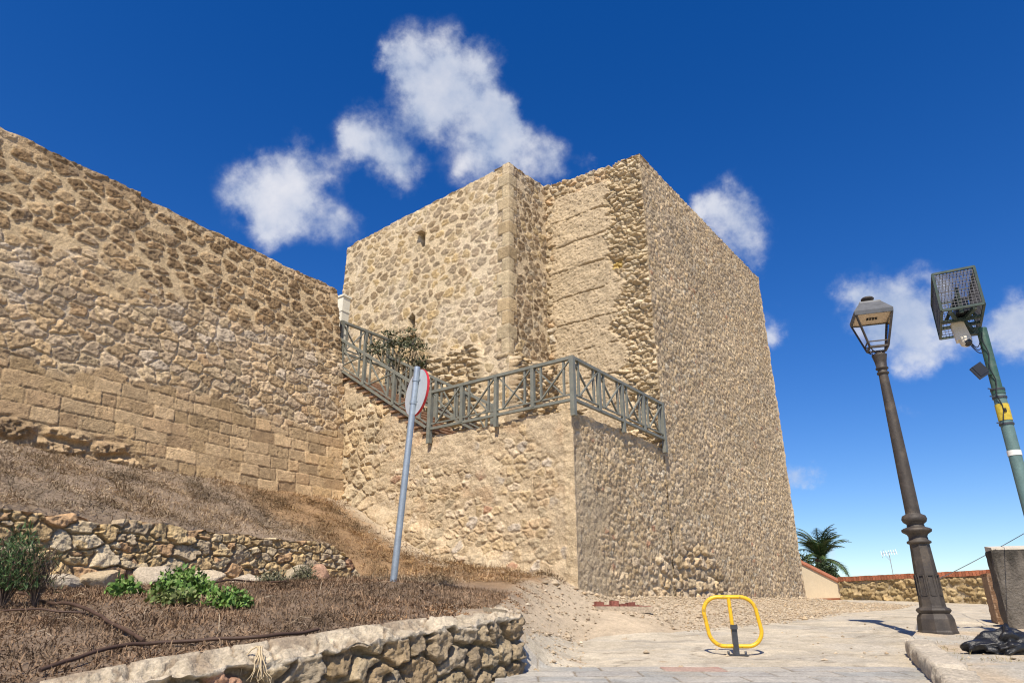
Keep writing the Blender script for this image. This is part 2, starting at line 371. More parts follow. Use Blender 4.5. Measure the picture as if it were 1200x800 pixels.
# ------------------------------------------------------------------ survey of the place
A2 = np.array([.602, .7985]); B2 = np.array([-.7985, .602]); ND = np.array([.7985, -.602])      # along the east face, along the front, east normal
C0 = np.array([1.18, 13.0])                     # front corner of the stair platform
T = C0 + 4.15 * A2; RR = C0 + 14.4 * A2         # east face of the tower
T2 = T + 3.27 * B2; Q = T2 - 1.92 * A2; LL = Q + 7.12 * B2
WD = np.array([.575, .818]); WN = np.array([.818, -.575])   # old wall: along, normal
WT = np.array([-4.89, 17.15])                   # its far top end
DA, DB = np.array([-5.9, 8.0]), np.array([-3.03, 12.6])     # front foot of the dry stone wall
DD = (DB - DA) / np.linalg.norm(DB - DA); DLEN = np.linalg.norm(DB - DA); DN = np.array([-DD[1], DD[0]])   # towards the fortress
LOWW = np.array([(-3.6, 3.1), (-2.9, 3.8), (-2.27, 4.5), (-1.28, 5.6), (-.42, 6.62), (.0, 7.15)])       # front top edge of the low wall
LOWZ = np.array([-.48, -.43, -.376, -.22, -.065, -.01])

def roadz(y):
    return np.interp(y, [-60, 0, 4.5, 6.5, 7.8, 9, 10, 12, 16, 20, 28, 34, 70, 200, 2000], [-8, -1.6, -.88, -.57, -.52, -.45, -.36, -.18, .03, .12, .53, .55, .3, -8, -60])
def rbf(pts):
    P = np.array(pts, float); n = len(P); d = np.hypot(P[:, None, 0] - P[None, :, 0], P[:, None, 1] - P[None, :, 1])
    K = d + .15 * np.eye(n) * 0; K = np.sqrt(d * d + .6 ** 2)
    Mx = np.zeros((n + 3, n + 3)); Mx[:n, :n] = -K; Mx[:n, n] = 1; Mx[:n, n + 1:] = P[:, :2]; Mx[n, :n] = 1; Mx[n + 1:, :n] = P[:, :2].T
    w = np.linalg.solve(Mx, np.concatenate([P[:, 2], [0, 0, 0]]))
    def f(x, y):
        t = w[n] + w[n + 1] * x + w[n + 2] * y
        for i in range(n): t = t - w[i] * np.sqrt((x - P[i, 0]) ** 2 + (y - P[i, 1]) ** 2 + .36)
        return t
    return f
Z_UP = rbf([(-10.5, 8.0, 2.55), (-8.36, 10.97, 2.6), (-6.3, 13.9, 2.6), (-4.3, 16.8, 2.62), (-13, 5, 2.5), (-7.6, 5.3, 1.1), (-5.98, 8.05, 1.12), (-4.5, 10.4, 1.12), (-3.1, 12.65, 1.08),
            (-3.3, 16.45, 2.2), (-2.49, 15.8, 1.78), (-1.6, 15.1, 1.36), (-.69, 14.43, .96), (.3, 13.7, .6), (1.18, 13, .30), (-2.0, 13.6, 1.08), (-.9, 12.6, .7),
            (0, 9, .10), (.1, 10.6, .22), (-1.4, 9.2, .40), (-2.0, 11.0, .66), (.5, 12, .28), (-7.2, 9.5, 1.9), (-5.6, 12, 1.85), (-4.0, 14.6, 1.9)])
Z_BED = rbf([(-7.7, 5.2, .10), (-5.9, 8.0, .25), (-4.5, 10.3, .36), (-3.03, 12.6, .50), (-1.4, 8.5, .33), (-2.4, 10.2, .42), (-.5, 7.6, .07), (-1.05, 6.5, -.03), (-1.75, 5.75, -.12), (-2.75, 4.75, -.28), (-4.2, 3.4, -.5), (-6.5, 2.5, -.5), (-3.6, 6.3, .06), (0, 9, .10), (-.9, 12.6, .7), (-10, 5, .2)])
BPL = np.concatenate([LOWW + np.array([-.075, .07]), [(.22, 8.0), (.30, 9.3), (.55, 10.8), (1.16, 13.0)]])
def bdist(x, y):       # signed distance to the bed / road boundary, bed side positive
    best = np.full(np.shape(x), 1e9); sg = np.ones(np.shape(x)); yy = np.zeros(np.shape(x))
    for (a, b) in zip(BPL[:-1], BPL[1:]):
        d = b - a; l2 = d @ d; t = np.clip(((x - a[0]) * d[0] + (y - a[1]) * d[1]) / l2, 0, 1)
        ex, ey = x - a[0] - t * d[0], y - a[1] - t * d[1]; e = np.hypot(ex, ey); cr = d[0] * ey - d[1] * ex
        m = e < best; best = np.where(m, e, best); sg = np.where(m, np.where(cr > 0, 1., -1.), sg)
    return best * sg
def ground_z(x, y):
    x = np.asarray(x, float); y = np.asarray(y, float); x, y = np.broadcast_arrays(x, y)
    s = (x - C0[0]) * A2[0] + (y - C0[1]) * A2[1]; d = (x - C0[0]) * ND[0] + (y - C0[1]) * ND[1]
    zr = roadz(y)
    base = np.interp(s, [-2, 0, 14.4, 18], [.25, .29, .50, .5]); wd = 2.3 - .05 * np.clip(s, 0, 14)
    zr = lerp(zr, base, (1 - sst(.0, 1.0, d / wd)) * sst(-3, .2, s) * (1 - sst(15, 17, s)))
    zr = zr + .02 * fbm(x * .7, y * .7, 5, 3) * sst(6, 9, y)
    q = (x - DA[0]) * DN[0] + (y - DA[1]) * DN[1]; w = (x - DA[0]) * DD[0] + (y - DA[1]) * DD[1]
    past = np.clip(w - DLEN + .1, 0, 3)
    k = sst(.16 - 1.1 * past, .30 + .9 * past, q)
    xc = np.clip(x, -14, 3); yc = np.clip(y, 0, 20)
    up = np.minimum(Z_UP(xc, yc), 2.7); zl = lerp(Z_BED(xc, yc), up, k)
    zl = zl + .03 * fbm(x * 1.3, y * 1.3, 15, 4) * np.where(q > .3, 1.6, .7) * np.clip(np.abs(q - .23) * 4, 0, 1)
    zl = zl + .06 * np.exp(-((x + 1.15) ** 2 + (y - 8.35) ** 2) / .10)
    f = bdist(x, y)
    bw = np.interp(y, [7.1, 8.3], [.06, .55])
    far = sst(22, 26, y) * sst(-2, 2, x)
    t = sst(-bw, bw, f) * (1 - far); t = np.where(y > 18, np.where(x > 2, 0, t), t)
    return lerp(zr, zl, t)
def gz(x, y): return float(ground_z(np.array([x]), np.array([y]))[0])

# ------------------------------------------------------------------ ground sheet, road, paving, pavement
def cat(*a): return np.concatenate(a)
def make_ground():
    xs = cat([-1500, -600, -250, -120, -60, -35, -22], np.arange(-16, -9, .35), np.arange(-9, 3.0, .065), np.arange(3, 10, .12), np.arange(10, 26, .5), [32, 45, 70, 130, 300, 700, 1500])
    ys = cat([-60, -30, -12, -6], np.arange(-3, 3, .5), np.arange(3, 13.6, .055), np.arange(13.6, 20, .09), np.arange(20, 34, .25), [36, 40, 50, 70, 110, 200, 400, 900, 2000])
    X, Y = np.meshgrid(xs, ys); Zg = ground_z(X, Y)
    Zg = np.where((np.abs(X) > 40), Zg - (np.abs(X) - 40) * .05, Zg)
    f = bdist(X, Y); q = (X - DA[0]) * DN[0] + (Y - DA[1]) * DN[1]
    n = fbm(X * 2, Y * 2, 3, 4); n2 = fbm(X * .6, Y * .6, 8, 3)
    c = np.broadcast_to(c3(.46, .37, .26), X.shape + (3,)) * (1 + .12 * n)[..., None]          # sandy gravel
    soil = np.broadcast_to(c3(.20, .145, .10), X.shape + (3,)) * (1 + .25 * n)[..., None]
    slope = np.broadcast_to(c3(.25, .19, .135), X.shape + (3,)) * (1 + .25 * n)[..., None]
    hillr = np.broadcast_to(c3(.27, .175, .095), X.shape + (3,)) * (1 + .25 * n)[..., None]
    e = (X - C0[0]) * (-A2[0]) + (Y - C0[1]) * (-A2[1])         # distance in front of the stair wall
    left = mixc(soil, slope, sst(.1, .4, q)); w = (X - DA[0]) * DD[0] + (Y - DA[1]) * DD[1]
    left = mixc(left, hillr, sst(DLEN - .8, DLEN + .6, w - .4 * n2))
    left = mixc(left, c * .97, 1 - sst(.15, .75, e + .3 * n2 + .12 * n - .25 * sst(12, 17, Y)))
    t = sst(.05, .75, f + .25 * n + .2 * n2) ; t = np.where(Y < 7.2, sst(-.1, 0, f), t); t = np.where(Y > 20, 0, t)
    c = mixc(c, left, t)
    b = MB(); P = np.stack([X, Y, Zg], -1)
    b.grid(P, c); o = b.build('ground', M['ground']); tag(o, kind='structure'); return o
make_ground()

def road_left(y):      # west edge of the concrete
    return np.interp(y, [0, 3.8, 5.6, 7.1, 7.6, 8.6, 9.6, 10.4, 11.2, 12.5, 14, 17, 20, 23, 26, 29, 31], [-3.0, -2.75, -1.1, .12, .12, .22, .55, 1.2, 2.5, 4.2, 5.6, 8.0, 10.4, 12.6, 12.0, 13.0, 14]) + .07 * noise2(np.asarray(y) * 1.7, 0 * np.asarray(y), 3)
def make_road():
    ys = cat(np.arange(-6, 5, .5), np.arange(5, 14, .06), np.arange(14, 31, .2)); t = np.linspace(0, 1, 160)
    Yg = ys[:, None] * np.ones(160)[None]; xl = road_left(ys); xr = np.interp(ys, [0, 9, 12, 20, 31], [8, 10, 15, 20, 26])
    X = xl[:, None] + (xr - xl)[:, None] * t[None] ** 1.3
    n = fbm(X * 1.1, Yg * 1.6, 31, 4); n2 = fbm(X * 6, Yg * 9, 37, 3)
    Zr = ground_z(X, Yg) + .008 + .010 * fbm(X * 2.2, Yg * 2.2, 12, 3)
    c = c3(.50, .435, .33) * (1 + .10 * n + .06 * n2)[..., None]
    grey = c3(.44, .395, .32) * (1 + .1 * n2)[..., None]
    c = mixc(c, grey, sst(-.1, .5, fbm(X * .7, Yg * 1.3, 57, 3)) * .8)
    x2, y2 = X + .18 * fbm(X * 2, Yg * 2, 71, 3), Yg + .18 * fbm(X * 2 + 9, Yg * 2, 72, 3)
    ed, *_ = voro(x2 / 2.3, y2 / 1.5, 77)
    crack = (1 - sst(.003, .016, ed + .01 * fbm(X * 6, Yg * 6, 79, 2))) * (fbm(X * .8, Yg * .8, 78, 2) > -.25)
    Zr = Zr - .006 * crack; c = mixc(c, np.broadcast_to(c3(.15, .12, .085), c.shape), crack * .6); st = sst(.25, .6, fbm(X * 1.5, Yg * 2.6, 87, 4)); c = mixc(c, c * .84, st)
    b = MB(); b.grid(np.stack([X, Yg, Zr], -1), c); tag(b.build('road', M['ground']), kind='structure')
    # worn setts across the road
    xs = np.arange(-.15, 4.8, .012); yy = np.arange(6.2, 7.72, .02); X, Yg = np.meshgrid(xs, yy); Yw = Yg + .03 * fbm(X * .7, Yg, 81, 2)
    row = np.floor((Yw - 6.2) / .38).astype(int); bx = np.floor(X / .62 + .5 * (row % 2) + .2 * _h(row, 0 * row, 4)).astype(int)
    fx = X / .62 + .5 * (row % 2) + .2 * _h(row, 0 * row, 4) - bx; fy = (Yw - 6.2) / .38 - row
    e = np.minimum(np.minimum(fx, 1 - fx) * .62, np.minimum(fy, 1 - fy) * .38); k = sst(.004, .016, e + .006 * fbm(X * 9, Yg * 9, 82, 2))
    hsh = _h(bx, row, 9); c = pal(hsh, [(.36, .345, .31), (.33, .325, .30), (.40, .375, .33), (.37, .35, .315)]) * (.93 + .14 * _h(bx, row, 10))[..., None] * (1 + .1 * fbm(X * 5, Yg * 5, 83, 3))[..., None]
    red = (bx == int(np.floor(1.56 / .62 + .5))) & (row == 3)
    c = np.where(red[..., None], c3(.38, .20, .165) * (1 + .12 * fbm(X * 8, Yg * 8, 84, 3))[..., None], c)
    c = mixc(np.broadcast_to(c3(.22, .185, .14), c.shape), c, k)
    dust = sst(-.05, .55, fbm(X * .9, Yg * 2.2, 85, 4)) * .45; c = mixc(c, np.broadcast_to(c3(.46, .40, .31), c.shape), dust)
    Zs = ground_z(X, Yg) + .020 + .008 * k + .004 * hsh
    b = MB(); b.grid(np.stack([X, Yg, Zs], -1), c)
    o = b.build('paving', M['ground']); tag(o, kind='structure')
make_road()

KERB = np.array([(2.2, 3.2), (3.40, 6.0), (3.9, 7.1), (4.4, 8.2), (4.78, 9.05)])
KEND = np.array([(4.78, 9.05), (5.5, 10.15), (7.6, 11.3)])
def pave_z(x, y): return roadz(y) + .145 - .01 * (x - 5)
def make_pavement():
    b = MB(); ys = np.arange(3.2, 11.3, .06); kx = np.interp(ys, np.concatenate([KERB[:, 1], KEND[1:, 1]]), np.concatenate([KERB[:, 0], KEND[1:, 0]]))
    t = np.linspace(0, 1, 90) ** 1.4; Yg = ys[:, None] + 0 * t[None]; X = kx[:, None] + .04 + (14 - kx)[:, None] * t[None]
    Zp = pave_z(X, Yg) + .02 * fbm(X * 1.4, Yg * 1.4, 91, 4)
    n = fbm(X * 2.5, Yg * 2.5, 92, 4)
    c = c3(.47, .38, .27) * (1 + .14 * n)[..., None]; c = mixc(c, c3(.42, .385, .32) * np.ones(3), sst(0, .5, fbm(X * .8, Yg * .8, 93, 3)))
    b.grid(np.stack([X, Yg, Zp], -1), c)
    # end face
    E = []
    for (x, y) in [(kx[i], ys[i]) for i in range(len(ys))]:
        E.append([(x + .04, y, roadz(y) - .2), (x + .04, y, pave_z(x, y) + .0)])
    E = np.array(E).transpose(1, 0, 2); b.grid(E, c3(.40, .34, .26))
    tag(b.build('pavement', M['ground']), kind='structure')
    # rough old kerb stones
    path = KERB; seg = []
    kb = MB(); tot = np.concatenate([[0], np.cumsum(np.hypot(*np.diff(path, axis=0).T))]); s = 0; k = 0; rg = np.random.default_rng(3)
    while s < tot[-1] - .1:
        l = rg.uniform(.45, .95); e = min(s + l, tot[-1]); m = (s + e) / 2
        p = np.array([np.interp(m, tot, path[:, 0]), np.interp(m, tot, path[:, 1])]); p2 = np.array([np.interp(e, tot, path[:, 0]), np.interp(e, tot, path[:, 1])]); p1 = np.array([np.interp(s, tot, path[:, 0]), np.interp(s, tot, path[:, 1])])
        d = (p2 - p1) / np.linalg.norm(p2 - p1); nn = np.array([d[1], -d[0]])
        L = np.linalg.norm(p2 - p1) - .02; na, nb = 22, 16
        # rounded-box shell: wrap profile
        prof = [(-.02, -.18), (-.03, -.05), (-.025, .02), (-.005, .055), (.03, .062), (.12, .06), (.22, .06), (.26, .05), (.275, -.05)]
        a = np.linspace(-.5, .5, na) * L; G = np.zeros((na, len(prof), 3))
        off = rg.uniform(-.015, .015, 2)
        for ii, aa in enumerate(a):
            endk = 1 - sst(.0, .05, L / 2 - abs(aa))
            for jj, (o_, h_) in enumerate(prof):
                o2 = lerp(o_, .12, endk * .25); h2 = h_ - endk * .03
                nz = float(noise2(aa * 6 + k * 9, jj * .8, 95)) * .025
                c2 = p + d * aa + nn * (o2 + off[0] + nz); G[ii, jj] = (c2[0], c2[1], pave_z(c2[0], c2[1]) - .03 + h2 + off[1] + nz * .6)
        kb.grid(G, c3(.50, .435, .34) * rg.uniform(.85, 1.08), flip=True); s = e; k += 1
    tag(kb.build('kerb', M['stone']), kind='structure')
make_pavement()

# ------------------------------------------------------------------ masonry faces
def corner_prof(z, s): return .035 + .022 * noise2(z * 2.2, 0 * z + 3.7, s) + .014 * noise2(z * 7, 0 * z, s + 1)
def masonry(b, O, U, N3, u0, u1, z0, z1, du, fn, cl=None, cr=None, top_jag=.04, batter=0.0, zref=0.0, ret_top=.45, ret_r=0.0, seed=0, slide=None):
    """height field over a wall face. z0, z1: number or function of u"""
    nu = int((u1 - u0) / du) + 2; u = np.linspace(u0, u1, nu)
    Z0 = z0(u) if callable(z0) else np.full(nu, float(z0)); Z1 = z1(u) if callable(z1) else np.full(nu, float(z1))
    nv = int((Z1 - Z0).max() / du) + 2; t = np.linspace(0, 1, nv)[:, None]
    uu = np.broadcast_to(u[None], (nv, nu)); vv = Z0[None] + (Z1 - Z0)[None] * t
    d, c = fn(uu, vv)
    jag = top_jag * (.6 * noise2(u * 2.3, 0 * u, seed + 5) + .7 * (_h(np.floor(u / .31 + .3 * noise2(u * 2, 0 * u, seed)).astype(int), np.zeros(nu, int), seed + 6) - .5))
    zz = vv + jag[None] * np.clip((t - .96) / .04, 0, 1)
    lat = np.zeros_like(uu)
    for pr, e in ((cl, -1), (cr, 1)):
        if pr is None: continue
        ce = corner_prof(zz, pr); dist = (uu - u0) if e < 0 else (u1 - uu); w = np.clip(1 - dist / .07, 0, 1); w = w * w * (3 - 2 * w)
        d = d * (1 - w) + ce * w; lat = lat + e * ce * w
    bx = batter * (zref - zz)
    us = uu + lat + (slide(zz) * np.clip((uu - u0) / (u1 - u0), 0, 1) if slide is not None else 0)
    Pg = np.empty((nv, nu, 3)); Pg[..., 0] = O[0] + U[0] * us + N3[0] * (d + bx); Pg[..., 1] = O[1] + U[1] * us + N3[1] * (d + bx); Pg[..., 2] = zz
    b.grid(Pg, c)
    if ret_top:
        top = Pg[-1]; back = top.copy(); back[:, 0] -= N3[0] * ret_top; back[:, 1] -= N3[1] * ret_top
        b.grid(np.stack([top, back]), np.stack([c[-1], c[-1]]))
    if ret_r:
        rt = Pg[:, -1]; back = rt.copy(); back[:, 0] -= N3[0] * ret_r; back[:, 1] -= N3[1] * ret_r
        b.grid(np.stack([rt, back]).transpose(1, 0, 2), np.stack([c[:, -1], c[:, -1]]).transpose(1, 0, 2))
    return Pg
def core(b, poly, z0, z1, col=(.42, .34, .23)):
    n = len(poly); zt = z1 if hasattr(z1, '__len__') else [z1] * n
    V = [(p[0], p[1], z0) for p in poly] + [(p[0], p[1], zt[i]) for i, p in enumerate(poly)]
    b.poly(V, [tuple(range(n))[::-1], tuple(range(n, 2 * n))] + [(i, (i + 1) % n, n + (i + 1) % n, n + i) for i in range(n)], col)

# --- old fortress wall on the left
def fn_left(u, v):
    zb = v + .22 * fbm(u * .35, v * .3, 200, 3)
    h1, c1, k1 = ashlar(u, v - 2.55, .47, .265, 210, gap=.008, relief=.020, pals=[(.45, .33, .195), (.40, .295, .17), (.49, .37, .225), (.43, .325, .20), (.38, .275, .165)], mort=c3(.36, .27, .165))
    h2, c2, k2, q2 = rubble(u, v, .36, .24, 220, gap=.05, rnd=.075, relief=.034, pals=P_TAN + P_GREY + [(.47, .40, .31), (.38, .27, .16)], mort=c3(.54, .44, .30), tilt=.7, rough=.55, warp=.2)
    h3, c3_, k3, q3 = rubble(u, v, .44, .27, 230, gap=.06, rnd=.08, relief=.026, pals=[(.24, .165, .09), (.28, .195, .11), (.20, .14, .08), (.31, .22, .125), (.26, .19, .115), (.37, .275, .165)], mort=c3(.50, .395, .25), drop=.04, tilt=.6, rough=.8, warp=.22, rnd_k=.6)
    h4, c4, k4, q4 = rubble(u, v, .65, .34, 240, gap=.04, rnd=.25, relief=.12, pals=[(.36, .27, .165), (.32, .24, .15), (.39, .295, .18), (.30, .22, .135)], mort=c3(.33, .25, .155), rough=.55)
    a = sst(4.10, 4.32, zb + .25 * fbm(u * 1.5, v * 1.5, 201, 2)); t = sst(6.15, 6.5, zb + .5 * fbm(u * .8, v * .8, 202, 3)); r = 1 - sst(2.95, 3.15, zb + .75 * sst(5, 9.5, u) + .10 * fbm(u * 2, v * 2, 203, 2))
    h = lerp(h1, h2, a); h = lerp(h, h3, t); h = lerp(h, h4 - .02, r)
    c = mixc(mixc(mixc(c1, c2, a), c3_, t), c4, r)
    big = fbm(u * .5, v * .5, 205, 3); c = c * (1 + .10 * big)[..., None]
    white = sst(.25, .6, fbm(u * 1.1, v * .9, 207, 4)) * sst(4.6, 5.2, v) * (1 - sst(6.6, 7.2, v)) * .35
    c = mixc(c, np.broadcast_to(c3(.58, .53, .45), c.shape), white * (1 - k2))
    rim = sst(8.19, 8.25, v)          # rougher brown coping course along the top
    c = mixc(c, pal(_h(np.floor(u / .45).astype(int), np.zeros(u.shape, int), 208), P_BROWN + P_TAN), rim * .8)
    return h + .025 * big, c * np.array([1.05, 1.0, .945])
def make_old_wall():
    b = MB(); O = WT - WD * 12.4
    ztop = lambda u: 8.42 + .10 * (u < 6.85) + .03 * noise2(u * .9, 0 * u, 4) + 0 * u
    masonry(b, O, WD, WN, 0, 12.4, 2.2, ztop, .0185, fn_left, batter=.12, zref=8.42, top_jag=.05, ret_top=.8, ret_r=.9, seed=61, slide=lambda z: np.clip(8.42 - z, 0, 7) * .095)
    p0, p1 = O, O + WD * 12.38
    core(b, [p0 - WN * .04, p0 - WN * 1.2, p1 - WN * 1.2, p1 - WN * .04], 1.5, 8.38)
    o = b.build('fortress_wall', M['stone']); center(o)
    tag(o, 'long old stone wall on the left, square blocks below and rubble in mortar above', 'wall', kind='thing')
make_old_wall()

# --- tower
def quoin(u, v, wdt, s):      # u measured from the corner
    r = np.floor(v / .40).astype(int); fv = v / .40 - r; ln = wdt * (.75 + .5 * ((r % 2))) 
    e = np.minimum(np.minimum(fv, 1 - fv) * .40, ln - u); k = sst(.006, .022, e); inside = (u < ln + .01)
    hq = _h(r, 0 * r, s); c = pal(hq, [(.45, .36, .23), (.41, .32, .20), (.48, .385, .255), (.40, .30, .175)]) * (.82 + .36 * _h(r, 0 * r, s + 1))[..., None]
    f = fbm(u * 10, v * 10, s + 3, 3)
    return .028 + .022 * k + .006 * f, mixc(np.broadcast_to(MORTAR, c.shape), c * (1 + .1 * f)[..., None], k), inside
def fn_A(u, v):               # front of the projecting block; u from its left end, 7.12 wide
    ur = 7.12 - u
    h1, c1, k1, q1 = rubble(u, v, .36, .27, 310, gap=.075, rnd=.07, relief=.020, pals=[(.33, .24, .14), (.27, .195, .115), (.40, .30, .175), (.35, .27, .175), (.30, .23, .15), (.43, .31, .16)], mort=c3(.58, .46, .30), drop=.06, tilt=.5, rough=.8, warp=.24, rnd_k=.75)
    h2, c2, k2, q2 = rubble(u + 31, v, .35, .27, 320, gap=.06, rnd=.07, relief=.020, pals=P_GREY + [(.44, .35, .22), (.40, .30, .17)], mort=c3(.60, .49, .34), drop=.04, tilt=.5, rough=.8, warp=.24, rnd_k=.6)
    t = sst(-.1, .35, fbm(u * .55 + 3, v * .55, 301, 3) + .30 * sst(3, 6, u) - .2)
    h = lerp(h1, h2, t); c = mixc(c1, c2, t)
    # ruined lower masonry left standing proud of the block
    lim = 6.75 + .3 * noise2(u * 1.6, 0 * u, 303) + .2 * noise2(u * 5, v * .5, 304) - 2.2 * sst(.25, .55, u - U_STUB[1]) - .5 * sst(0, .5, U_STUB[0] + .5 - u)
    k = sst(-.08, .05, lim - v) * sst(U_STUB[0] - .1, U_STUB[0] + .15, u + .15 * noise2(v * 2, 0 * v, 305))
    hr, cr, kr, qr = rubble(u + 5, v, .62, .20, 330, gap=.04, rnd=.25, relief=.12, pals=[(.47, .37, .24), (.44, .345, .22), (.50, .40, .27)], mort=c3(.43, .34, .22), rough=.5)
    h = lerp(h, hr + .16 + .05 * sst(0, 1.5, lim - v), k); c = mixc(c, cr, k)
    hq, cq, ins = quoin(ur, v, .30, 340); ins = ins & (k < .3) & (v > 6.3)
    h = np.where(ins, hq, h); c = np.where(ins[..., None], cq, c)
    # arrow slit and the square hole above it
    for (uc, z0, z1, w, dep) in SLITS:
        a = np.maximum(np.abs(u - uc) - w / 2, np.maximum(z0 - v, v - z1 + (np.abs(u - uc) * 1.1 if w > .2 else 0)))
        inn = a < 0
        h = np.where(inn, -dep, h); c = np.where(inn[..., None], np.broadcast_to(c3(.22, .17, .11), c.shape), c)
    return h, c
def on_face(u, v, P, D2, Nn):      # where a sight line meets a vertical face: coordinate along it and height
    d = ray(u, v); k = (P @ Nn) / (d[:2] @ Nn); p = d * k; return float((p[:2] - P) @ D2), float(p[2])
_s1 = on_face(483, 367, LL, -B2, A2); _s2 = on_face(483, 392, LL, -B2, A2); _s3 = on_face(496, 274, LL, -B2, A2); _s4 = on_face(496, 289, LL, -B2, A2)
U_STUB = (on_face(497, 420, LL, -B2, A2)[0], on_face(556, 420, LL, -B2, A2)[0])
SLITS = [(_s1[0], _s2[1], _s1[1], .27, .40), (_s3[0], _s4[1], _s3[1], .18, .30)]
def fn_B(u, v):               # its short side; u from its front corner, 1.92 wide
    h, c, k, q = rubble(u, v, .32, .25, 350, gap=.07, rnd=.08, relief=.024, pals=P_BROWN + [(.36, .27, .165), (.40, .30, .17), (.34, .28, .20)], mort=c3(.54, .43, .285), drop=.04, tilt=.5, rough=.8, warp=.24, rnd_k=.6)
    lim = 6.25 + .25 * (u - .2) * .6 + .25 * noise2(u * 2.5, 0 * u, 353)
    kk = sst(-.08, .06, lim - v)
    hr, cr, kr, qr = rubble(u, v, .30, .17, 355, gap=.04, rnd=.3, relief=.13, pals=P_TAN + P_BROWN[3:], mort=c3(.40, .31, .20), rough=.5)
    h = lerp(h, hr + .22, kk * .999); c = mixc(c, cr, kk)
    hq, cq, ins = quoin(u, v, .27, 340); ins = ins & (v > 6.3)
    return np.where(ins, hq, h), np.where(ins[..., None], cq, c)
def fn_C(u, v):               # rammed-earth face; u from the inner corner, 3.27 wide
    ht, ct = tapial(u, v + .1, 360)
    hr, cr, kr, q = rubble(u, v, .30, .15, 370, gap=.03, rnd=.20, relief=.095, pals=[(.52, .415, .27), (.48, .375, .24), (.55, .45, .31), (.46, .355, .225)], mort=c3(.48, .38, .25), rough=.5, tilt=1.0, warp=.25)
    ub = 2.35 - .28 * (v - 4) / 8 + .45 * fbm(v * .9, v * .1 + 2, 363, 3) + .10 * noise2(v * 6, u * 3, 364)
    k = sst(-.05, .10, u - ub); kl = 1 - sst(.10, .28, u + .16 * fbm(v * 2, u, 365, 3)); kt = sst(11.85, 12.0, v + .12 * noise2(u * 2, 0 * u, 366))
    hl, cl_, k2, q2 = rubble(u, v, .30, .24, 375, gap=.05, rnd=.2, relief=.07, pals=P_TAN + [(.48, .33, .19), (.47, .40, .30)], mort=c3(.50, .40, .27), rough=.4)
    h = lerp(ht, hl, np.maximum(kl, kt)); c = mixc(ct, cl_, np.maximum(kl, kt))
    h = lerp(h, hr - .055 + .07 * noise2(u * 1.7, v * 1.7, 368), k); c = mixc(c, cr, k)
    yb = (np.abs(u - 2.35) < .15) & (np.abs(v - 9.05) < .13); c = np.where(yb[..., None], c3(.50, .36, .13), c)
    return h, c
def fn_D(u, v):               # east face, one continuous pattern along the platform and the tower; u from C0
    h1, c1, k1, q1 = rubble(u, v, .17, .115, 380, gap=.06, rnd=.22, relief=.017, pals=P_TAN + [(.40, .31, .21), (.46, .37, .255), (.34, .255, .165), (.45, .39, .295), (.30, .225, .15)], mort=c3(.44, .345, .23), rough=1.0, tilt=1.1, rust=.012, warp=.38)
    g1 = fbm(u * 6.5, v * 5.0, 379, 4, .6); pits = np.clip(fbm(u * 8, v * 5.5, 384, 3) - .25, 0, 1)
    h1 = h1 + .015 * g1 - .038 * pits
    h2, c2, k2, q2 = rubble(u, v, .34, .27, 390, gap=.04, rnd=.2, relief=.085, pals=P_GREY + P_TAN, mort=c3(.36, .29, .21), rough=.4, tilt=.7)
    big = fbm(u * .45, v * .45, 381, 4)
    zone = sst(-.05, .12, .72 - ((u - 5.2) / 2.6) ** 2 - ((v - .55) / .95) ** 2 * .6 + .35 * fbm(u * 1.1, v * 1.1, 383, 3))
    sm = sst(.05, .4, 1.05 - u / 2.6 - .25 * (v - .2) + .6 * fbm(u * .9, v * .7, 385, 4) - .15)
    f = fbm(u * 5, v * 4, 386, 5, .62)
    h = lerp(h1, .02 + .016 * f + .016 * noise2(u * 1.5, v * 1.2, 387), sm * .5); sm = sm * .6; c = mixc(c1, c3(.42, .34, .235) * (1 + .16 * f)[..., None], sm)
    h = lerp(h, h2 - .06, zone); c = mixc(c, c2, zone)
    h3, c3b, k3, q3 = rubble(u + 9, v, .24, .16, 395, gap=.05, rnd=.2, relief=.024, pals=P_TAN + P_GREY, mort=c3(.45, .355, .24), rough=.8, tilt=.9, warp=.3)
    bz = sst(.05, .45, fbm(u * .5 + 11, v * .7, 396, 4)) * (1 - sm) * (1 - zone); h = lerp(h, h3, bz); c = mixc(c, c3b, bz)
    gr = sst(-.1, .5, fbm(u * .35 + 5, v * .3, 397, 3)) * .5; c = c * (1 + (np.array([.92, .94, .98]) - 1) * gr[..., None])
    h = h + .010 * fbm(u * 2.2, v * 1.6, 388, 3)
    return h, c * (1.07 + .13 * big)[..., None] * np.array([1.0, .99, .97])
